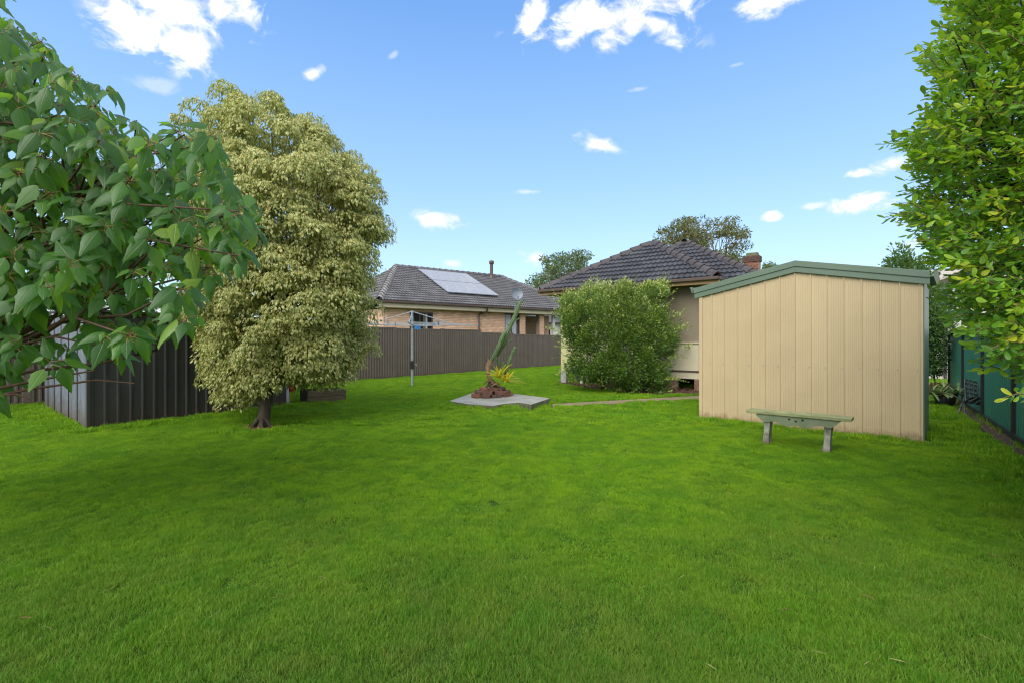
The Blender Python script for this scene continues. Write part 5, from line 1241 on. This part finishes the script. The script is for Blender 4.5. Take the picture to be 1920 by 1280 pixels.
def gum(name, label, poly, Y, hd, base_px, nclump, m, mtrunk, leaf=.20, R=(.5, .95), dens=60, gaps=True):
    root = thing(name, label, 'tree'); xs = [q[0] for q in poly]; ys = [q[1] for q in poly]; C_ = []
    while len(C_) < nclump:
        px, py = rng.uniform(min(xs), max(xs)), rng.uniform(min(ys), max(ys))
        if not inpoly(px, py, poly): continue
        yy = Y + rng.uniform(-hd, hd); p = ((px - 960) / F * yy, yy, CH + (640 - py) / F * yy)
        if all(sum((p[k] - q[k]) ** 2 for k in range(3)) > (R[0] * .9) ** 2 for q in C_): C_.append(p)
        elif rng.random() < .02: C_.append(p)
    C_ = np.array(C_); pos = []; TT = []; rn = []
    for p in C_:
        d = sphere_pts(dens); d[:, 2] = d[:, 2] * .6 + .1; rr = rng.uniform(*R) * rng.uniform(.35, 1, dens) ** .6
        pos.append(p + d * rr[:, None]); TT.append(norm(d * .6 + np.array([0, 0, -.6]) + rng.normal(0, .5, (dens, 3)))); rn.append(np.clip(rng.random(dens) * .8 + rng.uniform(0, .2), 0, .999))
    pos, TT, rn = map(np.concatenate, (pos, TT, rn)); NN = norm(rng.normal(0, 1, pos.shape) + np.array([0, -.3, .3]))
    leaf_stuff('crown', SM, pos, TT, NN, rng.uniform(leaf * .7, leaf * 1.3, len(pos)), rn, m, root)
    b = RP(base_px, 640, Y); b.z = 0; tt = RP(base_px + 4, min(ys) + (max(ys) - min(ys)) * .85, Y)
    tree_limbs(root, b, [Vector(p) for p in C_], .30 * Y / 45, mtrunk, gather=5, trunk_top=tt, seed=4, r_tip=.03)
gum('gum_tree', 'spreading olive gum tree rising behind the dark tiled roof', [(1232, 455), (1240, 430), (1262, 422), (1290, 412), (1320, 408), (1345, 412), (1372, 412), (1390, 422), (1398, 440), (1405, 458), (1392, 468), (1405, 480), (1412, 492), (1390, 500), (1350, 492), (1330, 480), (1352, 470), (1375, 452), (1360, 440), (1335, 452), (1320, 480), (1280, 470), (1262, 460)], 46, 3.5, 1340, 125, M['leaf_gum'], M['bark_pale'], .22, (.5, .9), 75)
gum('gum_tree', 'green gum tree showing left of the dark tiled roof', [(990, 530), (1002, 515), (1025, 508), (1022, 486), (1038, 478), (1060, 478), (1080, 472), (1104, 478), (1100, 492), (1108, 500), (1085, 520), (1060, 535), (1058, 560), (1000, 545)], 42, 3, 1045, 70, M['leaf_gum_green'], M['bark_pale'], .20, (.45, .85), 85)
gum('gum_tree', 'tiny distant treetop just right of the brick chimney', [(1432, 505), (1434, 497), (1442, 493), (1452, 498), (1458, 508)], 50, 1, 1444, 10, M['leaf_gum_green'], M['bark_pale'], .22, (.4, .6), 50)
gum('back_tree', 'bushy green tree beyond the brown fence behind the big-leaved tree', [(-300, 540), (-120, 470), (0, 500), (90, 540), (200, 560), (330, 570), (380, 600), (380, 640), (-300, 640)], 17, 1.2, 60, 120, M['leaf_shrub'], M['bark'], .10, (.30, .5), 150)

# low corrugated garage beyond the fence at the far left
ga = thing('neighbour_garage', 'pale grey iron garage beyond the fence behind the left trees', 'garage', RP(-40, 640, 21) - Vector((0, 0, CH)), angb)
MB().b2((0, 0, 0), (7.5, 5, 2.6)).build('wall', M['pale_iron'], ga)
MB().add([(-.3, -.3, 2.6), (7.8, -.3, 2.6), (7.8, 5.3, 2.6), (-.3, 5.3, 2.6), (-.3, 2.5, 3.6), (7.8, 2.5, 3.6)], [(0, 1, 5, 4), (2, 3, 4, 5), (1, 2, 5), (3, 0, 4), (3, 2, 1, 0)]).build('roof', M['pale_iron'], ga)

# ---- far right corner: shrubs, weatherboard house, pots
sh1 = thing('tall_shrub', 'tall shrub with yellow green leaves rising behind the cream shed', 'shrub')
c1 = bushy(sh1, [(1655, 505), (1668, 478), (1690, 468), (1705, 480), (1712, 500), (1730, 488), (1752, 492), (1760, 508), (1745, 520), (1762, 540), (1785, 560), (1790, 590), (1770, 610), (1740, 600), (1690, 560)], 12.3, .7, 130, 42, .095, M['leaf_shrub'], (.10, .26), .5, tone_h=.9, shell=0)
tree_limbs(sh1, (10.0, 12.4, -.02), [Vector(p) for p in c1[::3]], .04, M['bark'], gather=6, trunk_top=(10.0, 12.3, 1.4), seed=6)
sh2 = thing('cane_shrub', 'dark leafy shrub with bare lower canes between shed and green fence', 'shrub')
c2 = bushy(sh2, [(1725, 600), (1745, 585), (1775, 590), (1790, 605), (1772, 625), (1768, 655), (1764, 690), (1740, 700), (1725, 690)], 12.0, .5, 130, 60, .075, M['leaf_shrub'], (.12, .24), -.1, tone_h=.3, shell=0)
for k in range(12):
    x = 9.55 + k * .085; y = 12.1 + random.uniform(-.25, .3); MB().tube([(x, y, 0), (x + random.uniform(-.05, .1), y, .6), (x + random.uniform(-.15, .2), y, 1.35)], [.014, .012, .006], 6).build('cane', M['bark'], sh2)
wall_r = thing('garden_edging', 'low stack of red edging bricks beside the green fence corner', 'garden edging', G(1738, 731), rad(-37))
for r in range(3):
    for c in range(4): o = link('brick', bms[(r + c) % 3 if r < 2 else 1], wall_r); o.location = (c * .225 + (r % 2) * .1, random.uniform(-.02, .02), .036 + r * .075); o.rotation_euler = (0, 0, random.uniform(-.06, .06))
    # lower bricks show darker
wh = thing('weatherboard_house', 'pale weatherboard house with a gable over the green fence', 'house', (15.0, 17.6, 0), rad(-22))
for i in range(22): MB().b2((0, -.012 - .0, .2 + i * .17), (5.4, .02, .2 + i * .17 + .166)).build('weatherboard', M['weatherboard'], wh)
MB().b2((0, .022, 0), (5.4, 6, 3.1)).build('wall', M['weatherboard'], wh)
MB().add([(-.5, -.35, 2.95), (2.7, -.35, 4.45), (2.7, 6.4, 4.45), (-.5, 6.4, 2.95), (-.5, -.35, 3.12), (2.7, -.35, 4.62), (2.7, 6.4, 4.62), (-.5, 6.4, 3.12)], [(3, 2, 1, 0), (4, 5, 6, 7), (0, 1, 5, 4), (1, 2, 6, 5), (2, 3, 7, 6), (3, 0, 4, 7)]).build('roof', M['brown_gutter'], wh)
MB().add([(2.7, -.35, 4.45), (5.9, -.35, 2.95), (5.9, 6.4, 2.95), (2.7, 6.4, 4.45), (2.7, -.35, 4.62), (5.9, -.35, 3.12), (5.9, 6.4, 3.12), (2.7, 6.4, 4.62)], [(3, 2, 1, 0), (4, 5, 6, 7), (0, 1, 5, 4), (1, 2, 6, 5), (2, 3, 7, 6), (3, 0, 4, 7)]).build('roof', M['brown_gutter'], wh)
MB().b2((.55, -.10, 0), (.62, -.03, 2.5)).build('downpipe', M['dark_iron'], wh)
f_ = MB().b2((1.15, -.05, .9), (2.3, -.0, 2.3)).build('window', M['white_paint'], wh); MB().b2((1.23, -.058, .98), (2.22, -.051, 2.22)).build('pane', M['curtain'], f_)
pp = thing('power_line', 'pair of thin power wires above the weatherboard house', 'power line')
for dz in (0, .35): MB().tube([(11.5, 40, 6.7 + dz), (30, 36, 6.3 + dz), (60, 32, 7.2 + dz)], .018, 5).build('wire', M['black_plastic'], pp)
# potted plant
pc = G(1790, 763) + Vector((.05, .28, 0)); pot = thing('potted_plant', 'black pot of spreading strap-leaved plants by the green fence', 'potted plant', pc)
MB().tube([(0, 0, 0), (0, 0, .03), (0, 0, .26), (0, 0, .27), (0, 0, .24)], [.15, .155, .21, .20, .18], 20).build('pot', M['black_plastic'], pot)
for j_ in range(9):
    cx_, cy_ = (0, 0) if j_ == 0 else (math.cos(j_ * .8) * .26, math.sin(j_ * .8) * .2)
    for k in range(10):
        a = k * 2.4 + j_; e = .35 + .09 * k; T = Vector((math.cos(a) * e, math.sin(a) * e, 1.0 - .09 * k)).normalized(); X = T.cross(Vector((-math.cos(a), -math.sin(a), .6))).normalized(); Z = X.cross(T)
        tv, tf, tu, tvv = STRAP[k % 3]; s = random.uniform(.20, .34); rv = random.choice((0, 1, 2, 3, 4)) 
        key = 'pot_leaf_%d_%d' % (k % 3, rv); me = D.meshes.get(key) or raw_mesh(key, tv, tf, M['leaf_pot'], True, dict(rnd=np.full(len(tv), rv / 4.2), uu=tu, vv=tvv))
        link('leaf', me, pot, Matrix(((X.x * s * 1.5, T.x * s, Z.x * s, cx_ - .05), (X.y * s * 1.5, T.y * s, Z.y * s, cy_), (X.z * s * 1.5, T.z * s, Z.z * s, .27 + random.uniform(-.05, .05)), (0, 0, 0, 1))))
# black cast metal chair tipped against the fence
cc = G(1828, 782); chair = thing('metal_chair', 'black lacy cast metal garden chair tipped against the green fence', 'chair', cc, rad(-38))
def lattice(mb, w_, h_, T, nx, ny, th=.010):
    for i in range(nx + 1):
        x = -w_ / 2 + w_ * i / nx; mb.tube([T @ Vector((x, 0, 0)), T @ Vector((x, 0, h_))], th * .7, 5)
    for j in range(ny + 1):
        z = h_ * j / ny; mb.tube([T @ Vector((-w_ / 2, 0, z)), T @ Vector((w_ / 2, 0, z))], th * .7, 5)
    for i in range(nx):
        for j in range(ny):
            c0 = Vector((-w_ / 2 + w_ * (i + .5) / nx, 0, h_ * (j + .5) / ny)); r = w_ / nx * .42
            mb.tube([T @ (c0 + Vector((math.cos(a) * r, 0, math.sin(a) * r))) for a in np.linspace(0, 2 * math.pi, 9)], th * .65, 5)
T1 = Matrix.Translation((.05, .30, .22)) @ Matrix.Rotation(rad(-24), 4, 'X') @ Matrix.Rotation(rad(35), 4, 'Z')
mb = MB(); lattice(mb, .38, .44, T1, 5, 5, .013); mb.build('backrest', M['chair_iron'], chair)
T2 = Matrix.Translation((.05, .28, .22)) @ Matrix.Rotation(rad(62), 4, 'X') @ Matrix.Rotation(rad(20), 4, 'Y')
mb = MB(); lattice(mb, .38, .30, T2, 4, 4, .013); mb.build('seat', M['chair_iron'], chair)
for (a, b) in (((-.14, .02, .36), (-.24, -.14, .0)), ((.20, .02, .32), (.12, -.12, 0)), ((-.12, .28, .22), (-.12, .10, 0)), ((.20, .30, .22), (.24, .22, 0))):
    MB().tube([a, Vector(a).lerp(Vector(b), .5) + Vector((0, .03, 0)), b], [.016, .014, .011], 7).build('leg', M['chair_iron'], chair)

# ================================================================== LOOSE BITS ON THE GROUND
M['clover'] = leafmat('clover', [(0, (.07, .20, .012)), (.7, (.11, .28, .015)), (1, (.22, .36, .03))], .8, .3, (.3, .6, .02), spec=.1)
M['straw'] = leafmat('straw', [(0, (.42, .40, .12)), (1, (.55, .42, .20))], .7, .2, (.5, .45, .1))
ROUND = [leaf_template([(0, .05, .05), (.35, .42, .42), (.75, .48, .48), (1, 0, 0)], -.1, .05)]
cp = []
for k in range(34):
    cx_, cy_ = random.uniform(-5, 5), random.uniform(2.2, 8.5); R_ = random.uniform(.10, .42)
    if abs(cx_) > cy_ * 1.1: continue
    for j in range(int(900 * R_ * R_) + 40):
        a = random.uniform(0, 6.28); q = R_ * math.sqrt(random.random()) * (1 + .3 * math.sin(3 * a + k)); x, y = cx_ + q * math.cos(a), cy_ + q * math.sin(a); z = random.uniform(.016, .030)
        for m_ in range(3): b_ = a * 3 + m_ * 2.09; cp.append((x, y, z, math.cos(b_), math.sin(b_)))
cp = np.array(cp); kp = ~inpoly(cp[:, 0], cp[:, 1], shed_foot); cp = cp[kp]
V, Fa, at = leaf_cloud(ROUND, cp[:, :3], np.c_[cp[:, 3:5], np.full(len(cp), .1)], norm(rng.normal(0, .25, (len(cp), 3)) + np.array([0, 0, 1])), rng.uniform(.008, .014, len(cp)), rng.random(len(cp)))
tag(link('clover', raw_mesh('clover', V, Fa, M['clover'], False, at)), 'small patches of clover leaves among the lawn grass', 'clover', kind='stuff')
sp_ = np.c_[rng.uniform(-9, 9, 900), rng.uniform(1.9, 12, 900), rng.uniform(.02, .036, 900)]
V, Fa, at = leaf_cloud([leaf_template([(0, .02, .02), (.5, .03, .03), (1, 0, 0)], 0, .1)], sp_, norm(rng.normal(0, 1, (900, 3)) * np.array([1, 1, .15])), norm(rng.normal(0, .2, (900, 3)) + np.array([0, 0, 1])), rng.uniform(.03, .07, 900), rng.random(900))
tag(link('dry_clippings', raw_mesh('dry_clippings', V, Fa, M['straw'], False, at)), 'thin dry grass clippings scattered over the lawn', 'grass clippings', kind='stuff')
def litter(name, label, polys, n_, m, size, zr=.02):
    pos = []
    while len(pos) < n_:
        poly = random.choice(polys); xs = [q[0] for q in poly]; ys = [q[1] for q in poly]; x, y = random.uniform(min(xs), max(xs)), random.uniform(min(ys), max(ys))
        if inpoly(x, y, poly): pos.append((x, y, random.uniform(.012, .012 + zr)))
    pos = np.array(pos); T_ = norm(rng.normal(0, 1, (n_, 3)) * np.array([1, 1, .25])); N_ = norm(rng.normal(0, .4, (n_, 3)) + np.array([0, 0, 1]))
    V, Fa, at = leaf_cloud(SM, pos, T_, N_, rng.uniform(size * .6, size * 1.4, n_), rng.random(n_))
    tag(link(name, raw_mesh(name, V, Fa, m, False, at)), label, 'leaf litter', kind='stuff')
litter('leaf_litter', 'brown fallen leaves and bark over the bare soil beds', soil_polys, 2600, M['leaf_dry'], .045)
litter('bark_mulch', 'dark red bark mulch over the bed beside the house', soil_polys[:1], 2200, M['mulch'], .06, .035)
for (x, y, rz_, lab) in ((1627, 1118, .6, 'dry straw twig lying on the lawn nearest the front right'), (50, 1157, 1.4, 'dry curled twig on the lawn at the front left'), (1862, 1040, .5, 'dry straw twig on the lawn near the right edge'), (1472, 1143, -1.0, 'short dry twig on the lawn left of the longer straw twig')):
    p = G(x, y, .035); o = MB().tube([(-.03, 0, 0), (0, .004, .006), (.03, 0, .001)], .0018, 5).build('dry_twig', M['leaf_dry']); o.location = p; o.rotation_euler = (0, .1, rz_ + math.pi / 2); tag(o, lab, 'twig', 'dry twigs on the lawn')

wd = []
for k in range(420):                           # longer tufts and weeds missed by the mower along the walls
    a_, b_ = random.choice(((Vector((SO.x, SO.y, 0)), Vector((SO.x + .735 * SL, SO.y - .678 * SL, 0))), (LA, LC), (LA, LB), (gpt(-4), gpt(6))))
    p = a_.lerp(b_, random.random()); off = Vector((-.678, -.735, 0)) if a_ is not LA else Vector((.5, -.8, 0)); off = Vector((-.8, .6, 0)) if b_ == gpt(6) else off
    p = p + off * random.uniform(.02, .10); h_ = random.uniform(.03, .11)
    for j in range(random.randint(5, 14)): wd.append((p.x + random.uniform(-.03, .03), p.y + random.uniform(-.02, .02), 0, h_ * random.uniform(.5, 1.2)))
wd = np.array(wd); BL_ = [leaf_template([(0, .035, .035), (.6, .025, .025), (1, 0, 0)], 0, q) for q in (.1, .4)]
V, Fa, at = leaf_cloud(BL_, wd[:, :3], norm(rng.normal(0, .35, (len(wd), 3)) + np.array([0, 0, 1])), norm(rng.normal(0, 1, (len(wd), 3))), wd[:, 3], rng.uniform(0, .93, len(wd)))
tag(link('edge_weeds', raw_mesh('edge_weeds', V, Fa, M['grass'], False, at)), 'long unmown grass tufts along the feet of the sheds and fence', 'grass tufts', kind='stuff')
blockers = [[(p.x, p.y) for p in slab_poly], path_poly, shed_foot, ironfoot] + soil_polys
lawn()
